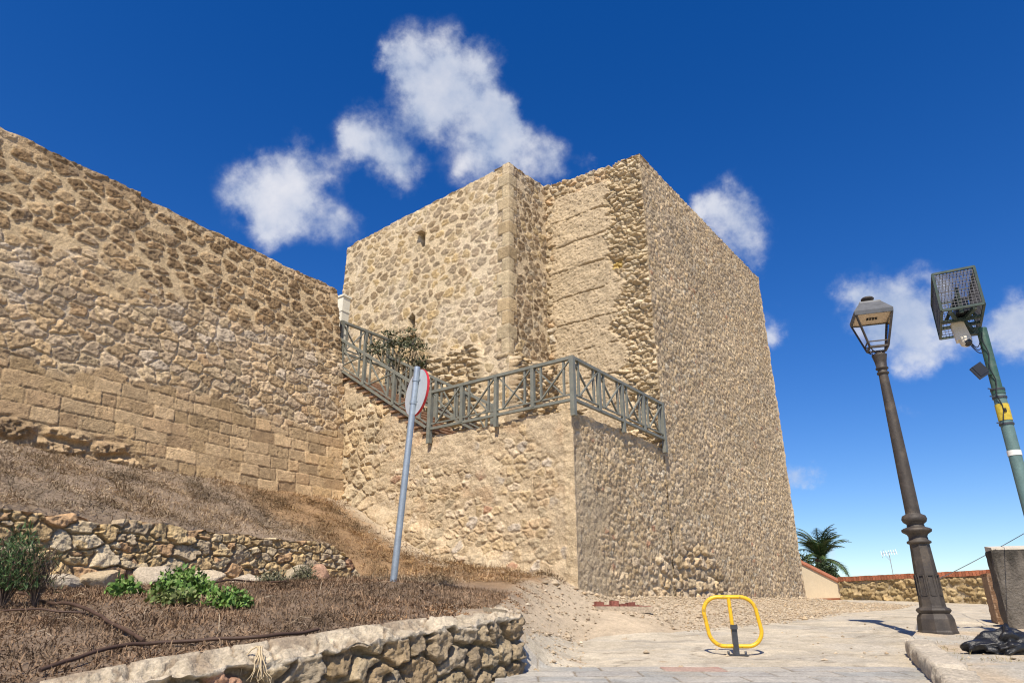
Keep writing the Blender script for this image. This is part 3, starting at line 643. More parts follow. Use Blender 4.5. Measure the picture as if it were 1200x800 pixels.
def make_tower():
    root = empty('stone_tower', (float(T[0] + 2), float(T[1] + 5), .3))
    tag(root, 'tall square stone tower with a stepped front and a rough pebbly side', 'tower')
    b = MB()
    ez = lambda a, c: (lambda u, w=None: a + 0 * u) if a == c else None
    lin = lambda z0, z1, L: (lambda u: z0 + (z1 - z0) * u / L)
    masonry(b, LL, -B2, -A2, 0, 7.12, 3.3, lin(11.98, 12.35, 7.12), .024, fn_A, cr=501, top_jag=.07, ret_top=.6, seed=71)
    masonry(b, Q, A2, ND, 0, 1.92, 3.3, lin(12.35, 12.55, 1.92), .024, fn_B, cl=501, top_jag=.07, ret_top=.6, seed=72)
    masonry(b, T2, -B2, -A2, 0, 3.27, 3.3, lin(12.55, 12.33, 3.27), .02, fn_C, cr=502, top_jag=.10, ret_top=.6, seed=73)
    O4 = C0
    masonry(b, O4, A2, ND, 4.115, 14.4, .0, lambda u: 12.33 + .24 * (u - 4.15) / 10.25, .026, fn_D, cl=502, cr=503, top_jag=.05, ret_top=.6, seed=74)
    bk = RR + 12.5 * B2; bl = LL + A2 * 8.0
    i = .52
    core(b, [T + A2 * i - ND * i, RR - A2 * i - ND * i, bk, bl, LL + A2 * i + B2 * -i, Q + A2 * i - ND * i, T2 + A2 * i - ND * i], 0.0, [12.28, 12.5, 12.3, 12.0, 11.9, 12.28, 12.48])
    b.build('tower_wall', M['stone'], root)
    for (uc, z0, z1, w, dep), nm in zip(SLITS, ('arrow_slit', 'putlog_opening')):
        p = LL - B2 * uc; m = MB(); zc = (z0 + z1) / 2
        m.box((p[0] + A2[0] * (dep - .03), p[1] + A2[1] * (dep - .03), zc), w - .04, .02, z1 - z0 - .04, (-B2[0], -B2[1], 0), col=(.04, .035, .03)); m.build(nm, M['dark'], root)
    p = LL - B2 * (SLITS[0][0] - .02); m = MB(); m.box((p[0] - A2[0] * .08, p[1] - A2[1] * .08, SLITS[0][1] - .07), .62, .2, .09, (-B2[0], -B2[1], 0), col=(.40, .31, .20)); m.build('sill', M['stone'], root)
    uc, z0, z1 = SLITS[1][:3]; p = LL - B2 * (uc - .02); m = MB(); m.box((p[0] - A2[0] * .10, p[1] - A2[1] * .10, z1 + .05), .27, .20, .10, (-B2[0], -B2[1], 0), col=(.38, .30, .20)); m.build('corbel', M['stone'], root)
make_tower()

# --- stair platform with the stair up to the wall
PZ = 3.72; ST0, ST1, TZ = 3.75, 7.30, 5.98
def fn_E(u, v):               # u from the left end of the wall towards C0: t = ET - u
    t = ET - u
    h1, c1, k1, q1 = rubble(u, v, .27, .19, 410, gap=.07, rnd=.11, relief=.020, pals=P_TAN + [(.50, .40, .28), (.46, .34, .21), (.43, .36, .28)], mort=c3(.50, .39, .255), drop=.15, tilt=.9, rough=1.1, rust=.02)
    h2, c2, k2, q2 = rubble(u, v, .46, .33, 420, gap=.05, rnd=.12, relief=.06, pals=P_TAN + [(.48, .38, .25)], mort=c3(.46, .36, .235), tilt=.6, rough=.4)
    lft = sst(5.15, 5.6, t + .35 * fbm(v * 1.2, u, 405, 3)) * (1 - sst(4.3, 4.7, v - .1 * t)) 
    f = fbm(u * 4, v * 4, 430, 5, .62); sm = sst(-.05, .45, fbm(u * .8, v * 1.0, 431, 4) + .35 * sst(2.4, 3.4, v) - .12)
    hs, cs = .03 + .020 * f + .025 * noise2(u * 1.6, v * 1.3, 433), c3(.50, .395, .265) * (1 + .13 * f)[..., None]
    h1 = h1 + .012 * f; h = lerp(h1, hs, sm * .85); c = mixc(c1, cs, sm * .8); h = lerp(h, h2, lft); c = mixc(c, c2, lft)
    or_ = sst(.3, .9, fbm(u * 1.3, v * 1.5, 437, 3)) * .3 * (1 - lft); c = mixc(c, np.broadcast_to(c3(.50, .30, .16), c.shape), or_)
    edge = 1 - sst(.16, .26, t + .08 * noise2(v * 4, 0 * v, 438)); c = mixc(c, np.broadcast_to(c3(.50, .39, .25), c.shape) * (1 + .1 * f)[..., None], edge * .8); h = lerp(h, .05 + .03 * f, edge * .6)
    foot = sst(.0, .35, .35 - (v - np.interp(t, [0, 2.35, 4.6, 6.8, 8], [.2, .96, 1.78, 2.6, 2.9])))
    return h + .10 * foot, c
ET = 8.3
def make_stairs():
    root = empty('stair_platform', (float(C0[0] - 1), float(C0[1] + 2), .3))
    tag(root, 'sandy rubble stair platform in front of the tower with terracotta steps along its left end', 'staircase')
    b = MB(); O = C0 + B2 * ET
    def top(u):
        t = ET - u; st = np.clip(np.floor((t - ST0) / ((ST1 - ST0) / 13)) + 1, 0, 13); return np.where(t < ST0, PZ + .04, PZ + st * (TZ - PZ) / 13 - .055) + .03 * noise2(u * 3, 0 * u, 12)
    masonry(b, O, -B2, -A2, 0, ET, lambda u: np.interp(ET - u, [0, 2.35, 4.6, 6.8, 8.3], [-.1, .5, 1.3, 2.1, 2.3]), top, .0185, fn_E, cr=504, top_jag=.05, ret_top=.5, seed=81)
    masonry(b, C0, A2, ND, 0, 4.16, -.1, PZ + .02, .021, fn_D, cl=504, top_jag=.05, seed=82)
    i = .02; P = lambda s, t: C0 + A2 * s + B2 * t
    core(b, [P(i, i), P(4.12, i), P(4.12, ST0), P(i, ST0)], -.1, PZ - .01)
    core(b, [P(i, ST0), P(4.2, ST0), P(4.2, 8.6), P(i, 8.6)], 0.3, PZ + .1)
    core(b, [P(i, ST1 + .02), P(3.2, ST1 + .02), P(3.2, 8.6), P(i, 8.6)], 3.5, TZ)
    b.build('platform_wall', M['stone'], root)
    n = 13; rise = (TZ - PZ) / n; run = (ST1 - ST0) / n
    for k in range(n):
        m = MB(); t0 = ST0 + k * run; z1 = PZ + (k + 1) * rise
        c2 = P(.80, (t0 + ST1 + .05) / 2); m.box((c2[0], c2[1], z1 - rise / 2 - .03), 1.40, ST1 + .05 - t0, rise - .04, (A2[0], A2[1], 0)); c2 = P(.70, t0 + run / 2 - .02); m.box((c2[0], c2[1], z1 - .024), 1.58, run + .05, .046, (A2[0], A2[1], 0)); m.build('step', M['steps'], root)
make_stairs()

# --- railings
def panel_run(root, p, q, n, h=1.03, low=.16, upright=True, posts=(True, True), leg=.25, zig=True):
    """posts, handrail, two bottom rails, crossed braces and slim uprights between p and q (feet)"""
    p, q = Vector(p), Vector(q); d = q - p; Zv = Vector((0, 0, 1)); hd = Vector((d.x, d.y, 0)).normalized()
    m = MB(); m.bar(p + Zv * h, q + Zv * h, .085, .065); m.build('handrail', M['paint_rail'], root)
    m = MB(); m.bar(p + Zv * low, q + Zv * low, .06, .055); m.bar(p + Zv * (low + .11), q + Zv * (low + .11), .035, .03); m.build('bottom_rail', M['paint_rail'], root)
    for k in range(n + 1):
        if (k == 0 and not posts[0]) or (k == n and not posts[1]): continue
        a = p + d * (k / n); m = MB(); w = .095 if k in (0, n) else .078; lg = leg if k in (0, n) else (leg * .55 if k * 2 == n else -low)
        m.bar(a - Zv * lg, a + Zv * (h + (.035 if k in (0, n) else -.02)), w); m.build('post', M['paint_rail'], root)
    for k in range(n):
        a = p + d * (k / n); c = p + d * ((k + 1) / n); L = (c - a).length; e = (c - a).normalized()
        a2, c2 = a + e * .05, c - e * .05; m = MB()
        i1, i2 = a2 + e * (L * .16), c2 - e * (L * .16)
        m.bar(i1 + Zv * (low + .1), i1 + Zv * (h - .02), .042); m.bar(i2 + Zv * (low + .1), i2 + Zv * (h - .02), .042)
        side = hd.cross(Zv) * .012
        m.bar(i1 + Zv * (low + .11) + side, c2 + Zv * (h - .04) + side, .04, .026); m.bar(a2 + Zv * (h - .04) - side, i2 + Zv * (low + .11) - side, .04, .026)
        m.build('cross_brace', M['paint_rail'], root)
def P3(s, t, z): p = C0 + A2 * s + B2 * t; return (float(p[0]), float(p[1]), z)
def make_rails():
    r = empty('platform_railing', P3(.0, .0, PZ)); tag(r, 'greenish grey metal railing of crossed braces round the platform corner', 'railing', 'metal railings of the stair and its platform')
    panel_run(r, P3(-.11, ST0, PZ + .04), P3(-.11, -.11, PZ + .04), 4, leg=.17); panel_run(r, P3(-.11, -.11, PZ + .04), P3(3.98, -.11, PZ + .04), 4, posts=(False, True), leg=.17)
    r = empty('stair_railing', P3(.03, ST0, PZ)); tag(r, 'weathered sloping railing along the outer edge of the steps, behind the round sign', 'railing', 'metal railings of the stair and its platform')
    panel_run(r, P3(-.11, ST1 + .02, TZ + .05), P3(-.11, ST0 + .10, PZ + .09), 3, h=1.0, leg=.22, posts=(True, False))
    r = empty('stair_railing', P3(1.45, ST0, PZ)); tag(r, 'inner sloping railing of the steps, next to the bush and the tower', 'railing', 'metal railings of the stair and its platform')
    panel_run(r, P3(1.45, ST1 - .3, TZ - .1), P3(1.45, ST0 - .6, PZ + .02), 4, h=1.0, leg=.1)
    r = empty('landing_railing', P3(.03, ST1 + .12, TZ)); tag(r, 'short upper railing at the head of the steps beside the cream pillar', 'railing', 'metal railings of the stair and its platform')
    panel_run(r, P3(.03, ST1 + .12, TZ + .55), P3(2.6, ST1 + .05, TZ + .55), 3, h=1.05, leg=.55)
make_rails()
def make_pillar():
    p = pt(398, 400, 18.45); r = empty('cream_pillar', (p[0], p[1], TZ)); tag(r, 'cream painted pillar behind the end of the long stone wall', 'pillar', kind='thing')
    m = MB(); z1 = 8.75; m.box((p[0], p[1], (TZ + z1) / 2 - .3), .27, .27, z1 - TZ + .6, (WD[0], WD[1], 0)); m.build('shaft', M['cream_post'], r)
    for z in (6.9, 7.6, 8.3):
        m = MB(); m.box((p[0], p[1], z), .30, .30, .05, (WD[0], WD[1], 0)); m.build('band', M['cream_post'], r)
    m = MB(); m.box((p[0], p[1], z1 + .03), .33, .33, .06, (WD[0], WD[1], 0)); m.box((p[0], p[1], z1 + .10), .30, .30, .09, (WD[0], WD[1], 0), taper=.25); m.build('cap', M['cream_post'], r)
make_pillar()

# --- dry stone wall and the low road wall
def make_dry_wall():
    b = MB(); L = DLEN + .55; O = DA - DD * 2.6; Lt = L + 2.6
    def fn(u, v):
        h1, c1, k1, q1 = rubble(u, v, .33, .19, 510, gap=.025, rnd=.12, relief=.068, pals=P_OCHRE + [(.50, .41, .28)], mort=c3(.36, .255, .15), rough=.28, tilt=.6, warp=.2, rust=.03)
        h2, c2, k2, q2 = rubble(u + 4, v, .19, .11, 520, gap=.025, rnd=.12, relief=.055, pals=P_OCHRE, mort=c3(.36, .255, .15), rough=.3, tilt=.6, warp=.2)
        t = sst(.05, .12, fbm(u * 1.5, v * 2.5, 505, 3) - .15 + .3 * sst(.85, 1.05, v)); return lerp(h1, h2, t), mixc(c1, c2, t)
    top = lambda u: np.interp(u, [0, 3, Lt - .9, Lt - .4, Lt], [1.10, 1.13, 1.12, .98, .55]) + .035 * noise2(u * 2, 0 * u, 8)
    masonry(b, O, DD, -DN, 0, Lt, lambda u: np.interp(u, [0, 2.6, Lt], [-.05, .05, .3]), top, .0115, fn, top_jag=.10, batter=.08, zref=1.15, ret_top=.3, ret_r=.3, seed=91)
    core(b, [O + DN * .0, O + DD * (Lt - .8) + DN * .0, O + DD * (Lt - .8) + DN * .28, O + DN * .28], -.1, 1.02, (.2, .15, .1))
    o = b.build('dry_stone_wall', M['stone']); center(o); tag(o, 'low dry stone wall of honey coloured stones holding up the dry slope', 'wall', kind='thing')
make_dry_wall()
def make_low_wall():
    b = MB(); seg = np.hypot(*np.diff(LOWW, axis=0).T); S = np.concatenate([[0], np.cumsum(seg)]); L0 = S[-1]
    # plan of the front face: along LOWW then round the end
    endn = (LOWW[-1] - LOWW[-2]) / seg[-1]; nb = np.array([-endn[1], endn[0]])
    arc = [LOWW[-1] + endn * (.20 * math.sin(a)) + nb * (.26 * (1 - math.cos(a))) for a in np.linspace(.25, 2.6, 8)]
    path = np.concatenate([LOWW, arc]); S2 = np.concatenate([[0], np.cumsum(np.hypot(*np.diff(path, axis=0).T))])
    zt = np.concatenate([LOWZ, np.linspace(0, .06, 8)])
    nu = int(S2[-1] / .011); u = np.linspace(0, S2[-1], nu); px = np.interp(u, S2, path[:, 0]); py = np.interp(u, S2, path[:, 1]); ztop = np.interp(u, S2, zt)
    ker = np.hanning(25); ker /= ker.sum(); sm_ = lambda a: np.convolve(np.pad(a, 12, mode='edge'), ker, 'valid'); px, py = sm_(px), sm_(py)
    tx, ty = np.gradient(px), np.gradient(py); ln = np.hypot(tx, ty); nx, ny = ty / ln, -tx / ln
    ker = np.hanning(31); ker /= ker.sum()
    nx, ny = [np.convolve(np.pad(a, 15, mode='edge'), ker, 'valid') for a in (nx, ny)]
    zb = ground_z(px + nx * .25, py + ny * .25) - .12
    nv = 75; t = np.linspace(0, 1, nv)[:, None]; uu = np.broadcast_to(u, (nv, nu)); jag = .07 * noise2(u * 3.5, 0 * u, 3) + .04 * noise2(u * 11, 0 * u, 13) + .06 * (_h(np.floor(u / .24).astype(int), np.zeros(nu, int), 4) - .5)
    vv = zb + (ztop - zb) * t; zl = vv - ztop
    h, c, k, q = rubble(uu, zl * 1.0, .26, .21, 610, gap=.04, rnd=.12, relief=.085, pals=[(.27, .21, .135), (.31, .245, .155), (.25, .195, .13), (.34, .27, .175), (.29, .215, .13), (.28, .23, .165)], mort=c3(.31, .245, .16), rough=.35, tilt=.8, warp=.22, rust=.03)
    slab = sst(-.060, -.035, zl + .05 * noise2(uu * 3, 0 * uu, 6) - .02)
    f = fbm(uu * 7, vv * 7, 613, 4); h = lerp(h, .10 + .03 * f, slab); c = mixc(c, c3(.47, .41, .32) * (1 + .12 * f)[..., None], slab)
    h = h - .02 + .07 * (1 - t); zz = vv + jag * np.clip((t - .9) / .1, 0, 1) * .55
    Pg = np.stack([px + nx * h, py + ny * h, zz], -1); b.grid(Pg, c)
    # rough top, back to the bed
    nw = 40; w = np.linspace(0, 1, nw)[:, None]; wd = .13 + .06 * noise2(u * 1.5, 0 * u, 7) + .03 * noise2(u * 5, 0 * u, 8); wd = wd * np.interp(u, [0, L0 - .35, L0 + .05, S2[-1]], [1, 1, .85, .2])
    hb = h[-1] ; X = px + nx * (hb * (1 - w) - wd * w); Y = py + ny * (hb * (1 - w) - wd * w)
    gzv = ground_z(px - nx * .30, py - ny * .30)
    zback = np.where(u < L0 - .1, np.maximum(gzv + .015, ztop + .0), ztop + .02)
    Zt = zz[-1] * (1 - w) + zback * w + (.045 * fbm(X * 6, Y * 6, 617, 5, .6)) * np.sin(np.pi * np.clip(w, 0, 1))
    f = fbm(X * 4, Y * 4, 619, 4); ct = c3(.47, .395, .29) * (1 + .15 * f)[..., None]; edk, *_ = voro(X / .42 + .25 * fbm(X * 4, Y * 4, 631, 3), Y / .42 + .25 * fbm(X * 4 + 7, Y * 4, 632, 3), 633); ck = 1 - sst(.01, .05, edk); Zt = Zt - .022 * ck; ct = mixc(ct, np.broadcast_to(c3(.25, .19, .13), ct.shape), ck * .8); ct = mixc(ct, np.broadcast_to(c3(.30, .23, .16), ct.shape), sst(.0, .5, fbm(X * 2.2, Y * 2.2, 621, 4) + .9 * (w - .75)) * .8)
    b.grid(np.stack([X, Y, Zt], -1), ct)
    bk = np.stack([np.stack([X[-1], Y[-1], Zt[-1]], -1), np.stack([X[-1], Y[-1], Zt[-1] - .5], -1)]); b.grid(bk, c3(.3, .25, .18))
    o = b.build('low_stone_wall', M['stone']); center(o); tag(o, 'low rough stone wall with a pale cement top along the road, in the foreground', 'wall', kind='thing')
make_low_wall()

# ------------------------------------------------------------------ far walls, pier, block
def make_parapet():
    a, e = pt(987, 703, 28.5)[:2], pt(1205, 712, 23.0)[:2]; d = e - a; L = np.linalg.norm(d); d = d / L; n = np.array([d[1], -d[0]])
    r = empty('parapet_wall', (a[0], a[1], .3)); tag(r, 'tan rough stone parapet with a red brick top at the far edge of the road', 'wall', kind='thing')
    def fn(u, v):
        h, c, k, q = rubble(u, v, .5, .30, 710, gap=.03, rnd=.35, relief=.07, pals=[(.38, .285, .15), (.34, .245, .125), (.42, .32, .18), (.30, .215, .11)], mort=c3(.36, .27, .155), rough=.9, tilt=.8, warp=.3)
        f = fbm(u * .9 - v * .8, v * 2.6 + u * .5, 715, 4); return h + .06 * f, c * (1 + .25 * f)[..., None]
    b = MB(); masonry(b, a, d, n, 0, L, .0, 1.22, .03, fn, top_jag=.02, ret_top=.3, seed=95)
    core(b, [a - n * .02, a - n * .34, a + d * L - n * .34, a + d * L - n * .02], -.3, 1.2); b.build('wall_face', M['stone'], r)
    m = MB(); k = 0; u = 0.0
    while u < L - .12:
        p = a + d * (u + .055) + n * (-.12); m.box((p[0], p[1], 1.215 + .085 + random.uniform(-.006, .006)), .098, .36, .17, (d[0], d[1], 0), col=np.array((.36, .13, .07)) * random.uniform(.7, 1.25)); u += .112
    m.build('brick_coping', M['stone'], r)
make_parapet()
def make_cream_wall():
    a, e = pt(936, 698, 30.5), pt(986, 699, 28.6); d = (e - a)[:2]; L = np.linalg.norm(d); d = d / L; n = np.array([d[1], -d[0]])
    za, ze = pt(936, 656, 30.5)[2], pt(986, 683, 28.6)[2]
    r = empty('cream_wall', (float(a[0]), float(a[1]), .3)); tag(r, 'cream rendered wall with a sloping red topped edge, beside the palm', 'wall', kind='thing')
    def slab(o0, o1, t0, t1, m, nm, zb=None):
        b = MB(); P = []
        for (p, z) in ((a, za), (e, ze)):
            for o in (o0, o1): P.append((p[0] + n[0] * o, p[1] + n[1] * o, z))
        lo = [(q[0], q[1], (zb[0] if zb else q[2] + t0)) for q in P]; hi = [(q[0], q[1], (zb[1] if zb else q[2] + t1)) for q in P]
        V = lo + hi; b.poly(V, [(0, 1, 3, 2), (4, 6, 7, 5), (0, 4, 5, 1), (2, 3, 7, 6), (1, 5, 7, 3), (0, 2, 6, 4)]); return b.build(nm, m, r)
    P4 = [(a[0], a[1]), (a[0] - n[0] * .25, a[1] - n[1] * .25), (e[0] - n[0] * .25, e[1] - n[1] * .25), (e[0], e[1])]
    b = MB(); core(b, P4[::-1], -.2, [ze, ze, za, za]); b.build('render', M['cream'], r)
    slab(.03, -.28, .002, .075, M['brick'], 'coping'); slab(.012, -.05, 0, 0, M['brick'], 'base_band', (.35, .62))
make_cream_wall()
def make_pier():
    p = pt(1197, 735, 12.6); r = empty('brick_pier', (p[0], p[1], -.1)); tag(r, 'short rust brown brick pier just behind the blackened concrete block', 'pier', kind='thing')
    m = MB(); z = -.25; k = 0
    while z < .62:
        for i in range(3):
            for j in range(2):
                o = (i - 1) * .225 + (.01 if k % 2 else -.01); q = p[:2] + np.array([.93, -.36]) * o + np.array([.36, .93]) * (j * .23)
                m.box((q[0], q[1], z + .033), .215, .22, .062, (.93, -.36, 0), col=np.array((.20, .115, .065)) * random.uniform(.7, 1.2))
        z += .072; k += 1
    m.box((p[0], p[1] + .1, .18), .62, .4, .9, (.93, -.36, 0), col=(.3, .2, .13))
    m.build('brickwork', M['stone'], r)
make_pier()
def make_block():
    L0 = pt(1184, 735, 10.5); r = empty('concrete_block', (L0[0] + .8, L0[1], pave_z(7.5, 10.5))); tag(r, 'large blackened concrete block with a pale top at the right edge, above the bin bag', 'block', kind='thing')
    d = np.array([.93, -.3676]); n = np.array([-.3676, -.93]); zb, zt = -.5, .90; Lx, Ly = 2.2, .42
    o = L0[:2]; nu, nv = 110, 75; b = MB()
    def face(O, U, N_, W):
        u = np.linspace(0, W, nu); v = np.linspace(zb, zt, nv); uu, vv = np.meshgrid(u, v); h = .015 * fbm(uu * 3, vv * 3, 720, 4) - .03 * (np.maximum(0, 1 - np.minimum(uu, W - uu) / .04)) - .02 * np.maximum(0, 1 - (zt - vv) / .03)
        n_ = fbm(uu * 2, vv * 1.2, 722, 4); c = c3(.135, .118, .10) * (1 + .32 * n_)[..., None]
        streak = sst(-.1, .5, fbm(uu * 5, vv * .8, 724, 4) + .9 * sst(.35, .93, vv) - .35); c = mixc(c, np.broadcast_to(c3(.045, .040, .034), c.shape), streak * .85)
        b.grid(np.stack([O[0] + U[0] * uu + N_[0] * h, O[1] + U[1] * uu + N_[1] * h, vv], -1), c)
    face(o, d, n, Lx); face(o - n * Ly, n, -d, Ly)
    core(b, [o + d * .03 - n * .04, o + d * Lx - n * .04, o + d * Lx - n * Ly, o + d * .03 - n * Ly], zb, zt - .02, (.3, .27, .23)); b.build('body', M['stone'], r)
    m = MB(); q = [o + d * .012 - n * .012, o + d * Lx - n * .012, o + d * Lx - n * (Ly + .02), o + d * .012 - n * (Ly - .01)]
    core(m, q, zt - .012, [zt + .02, zt + .0, zt + .07, zt + .07]); m.build('top_slab', M['concrete_top'], r)
make_block()

# ------------------------------------------------------------------ street furniture
def make_barrier():
    p = pt(862, 771, 9.0); z = gz(p[0], p[1]) + .008; base = Vector((p[0], p[1], z)); r = empty('parking_barrier', base); tag(r, 'yellow folding parking barrier hoop standing on the road', 'parking barrier')
    W2, H0, H1, rc = .315, .10, .655, .18; pts = []
    for (cx, cz, a0) in ((W2 - rc, H1 - rc, 0), (-W2 + rc, H1 - rc, 90), (-W2 + rc + .03, H0 + rc, 180), (W2 - rc + .03, H0 + rc, 270)):
        for a in np.linspace(a0, a0 + 90, 9): pts.append((cx + rc * math.cos(R(a)), 0, cz + rc * math.sin(R(a))))
    lean = -.04
    X = Vector((.995, -.10, 0)); Y = Vector((.1, .995, 0))
    tr = lambda q: base + X * (q[0] - lean * q[2] * .0 - .02 * (q[2])) + Y * (q[1] - .05 * q[2]) + Vector((0, 0, q[2]))
    m = MB(); m.tube([tr(q) for q in pts], .024, 12, closed=True); m.build('hoop', M['yellow'], r)
    m = MB(); m.tube([tr((0, 0, H1)), tr((.01, 0, .22))], .023, 12); m.build('centre_bar', M['yellow'], r)
    m = MB(); m.box(tr((.018, -.012, .16)), .062, .055, .31, X); m.box(tr((.02, -.02, .315)), .075, .07, .05, X); m.build('lock_post', M['iron_dark'], r)
    m = MB(); m.box(base + Vector((.02, 0, .006)), .26, .16, .012, X)
    for i in (-1, 1): m.lathe(base + X * (.1 * i + .02) - Y * .03, [(.014, .012), (.014, .045), (.008, .05)], 8)
    m.build('base_plate', M['iron_dark'], r)
make_barrier()

def make_lamp():
    p = pt(1100, 743, 10.0); z0 = pave_z(p[0], p[1]) - .02; B = (p[0], p[1], z0); r = empty('street_lamp', B); tag(r, 'old cast iron street lamp with a four sided lantern on the pavement corner', 'street lamp')
    S = 1.0
    m = MB(); m.lathe(B, [(.245, 0), (.245, .03), (.235, .05), (.225, .19), (.205, .24), (.185, .26), (.20, .275), (.215, .30), (.20, .325), (.165, .34), (.16, .36)], 8, ang=.2, smooth=False); m.build('plinth', M['iron'], r)
    m = MB(); m.lathe(B, [(.16, .35), (.152, .60), (.135, .95), (.125, 1.17)], 8, ang=.2, smooth=False)
    for k in range(8):
        an = .2 + math.pi / 8 + k * math.pi / 4
        c = Vector((B[0] + math.cos(an) * .146 , B[1] + math.sin(an) * .146, z0 + .62)); t_ = Vector((-math.sin(an), math.cos(an), 0))
        for dz in (-.13, .13): m.bar(c - t_ * .035 + Vector((0, 0, dz)), c + t_ * .035 + Vector((0, 0, dz)), .012)
        for s_ in (-1, 1): m.bar(c + t_ * .035 * s_ - Vector((0, 0, .13)), c + t_ * .035 * s_ + Vector((0, 0, .13)), .012)
    m.build('pedestal', M['iron'], r)
    m = MB(); m.lathe(B, [(.12, 1.165), (.155, 1.18), (.155, 1.205), (.125, 1.22), (.12, 1.27), (.135, 1.30), (.19, 1.335), (.195, 1.365), (.16, 1.385), (.115, 1.40), (.11, 1.44), (.15, 1.47), (.165, 1.51), (.15, 1.555), (.10, 1.58), (.095, 1.60)], 20); m.build('collar', M['iron'], r)
    zt = 3.90
    m = MB(); m.lathe(B, [(.098, 1.59), (.092, 2.2), (.078, 3.1), (.066, zt - .2)], 18); m.build('shaft', M['iron'], r)
    m = MB(); m.lathe(B, [(.062, zt - .21), (.085, zt - .20), (.085, zt - .175), (.068, zt - .165), (.068, zt - .13), (.09, zt - .12), (.09, zt - .10), (.075, zt - .09), (.085, zt), (.105, zt + .09), (.11, zt + .11), (.08, zt + .13), (.03, zt + .15)], 14); m.build('capital', M['iron'], r)
    # lantern: four-sided, widening upwards
    zl = zt + .22; th = R(207)
    def ring(h, hw):
        return [Vector((B[0] + math.cos(th + k * math.pi / 2) * hw * 1.414, B[1] + math.sin(th + k * math.pi / 2) * hw * 1.414, z0 + h)) for k in range(4)]
    lo, hi = ring(zl, .13), ring(zl + .50, .255)
    m = MB()
    for k in range(4):
        a = lo[k]; ctr = Vector((B[0], B[1], a.z)); m.tube([Vector((B[0], B[1], z0 + zt + .13)) + (a - ctr) * .25, Vector((B[0], B[1], z0 + zt + .17)) + (a - ctr) * .7, a], .010, 6)
        m.bar(lo[k], hi[k], .026); m.bar(lo[k], lo[(k + 1) % 4], .028); m.bar(lo[k] * .84 + hi[k] * .16, lo[(k + 1) % 4] * .84 + hi[(k + 1) % 4] * .16, .016)
    m.build('lantern_frame', M['iron'], r)
    m = MB()
    for k in range(4): m.poly([tuple(lo[k]), tuple(lo[(k + 1) % 4]), tuple(hi[(k + 1) % 4]), tuple(hi[k])], [(0, 1, 2, 3)])
    m.build('glass', M['glass'], r)
    ce = ring(zl + .515, .262); m = MB(); m.poly([tuple(v) for v in ce] + [tuple(v + Vector((0, 0, .02))) for v in ce], [(3, 2, 1, 0), (4, 5, 6, 7)] + [(k, (k + 1) % 4, 4 + (k + 1) % 4, 4 + k) for k in range(4)])
    lid = m.build('lantern_ceiling', M['lantern_cream'], r)
    ex = (ce[3] - ce[0]).normalized(); ey = (ce[1] - ce[0]).normalized(); cc = Vector((B[0], B[1], z0 + zl + .51))
    if abs(ex.x) < abs(ey.x): ex, ey = ey, ex
    for i_ in range(4):      # four little lamp bars under the ceiling
        m = MB(); q = cc + ex * (.042 * (i_ - 1.5)); m.box(q, .018, .085, .012, ex); m.box(q + ey * .035 + ex * .008, .03, .014, .012, ex); m.box(q - ey * .035, .034, .014, .012, ex); m.build('lamp_bar', M['dark'], lid)
    m = MB(); e1, e2, e3, e4 = ring(zl + .50, .272), ring(zl + .565, .278), ring(zl + .74, .155), ring(zl + .765, .15)
    for A_, B_ in ((e1, e2), (e2, e3), (e3, e4)):
        for k in range(4): m.poly([tuple(A_[k]), tuple(A_[(k + 1) % 4]), tuple(B_[(k + 1) % 4]), tuple(B_[k])], [(0, 1, 2, 3)])
    m.poly([tuple(v) for v in e4], [(0, 1, 2, 3)]); i1 = ring(zl + .50, .25)
    for k in range(4): m.poly([tuple(e1[k]), tuple(e1[(k + 1) % 4]), tuple(i1[(k + 1) % 4]), tuple(i1[k])], [(3, 2, 1, 0)])
    m.build('lantern_roof', M['lantern_roof'], r)
    m = MB(); m.lathe((B[0], B[1], z0 + zl + .76), [(.04, 0), (.035, .06), (.09, .075), (.10, .095), (.085, .115), (.03, .125), (.01, .135)], 16); m.build('finial', M['iron'], r)
make_lamp()

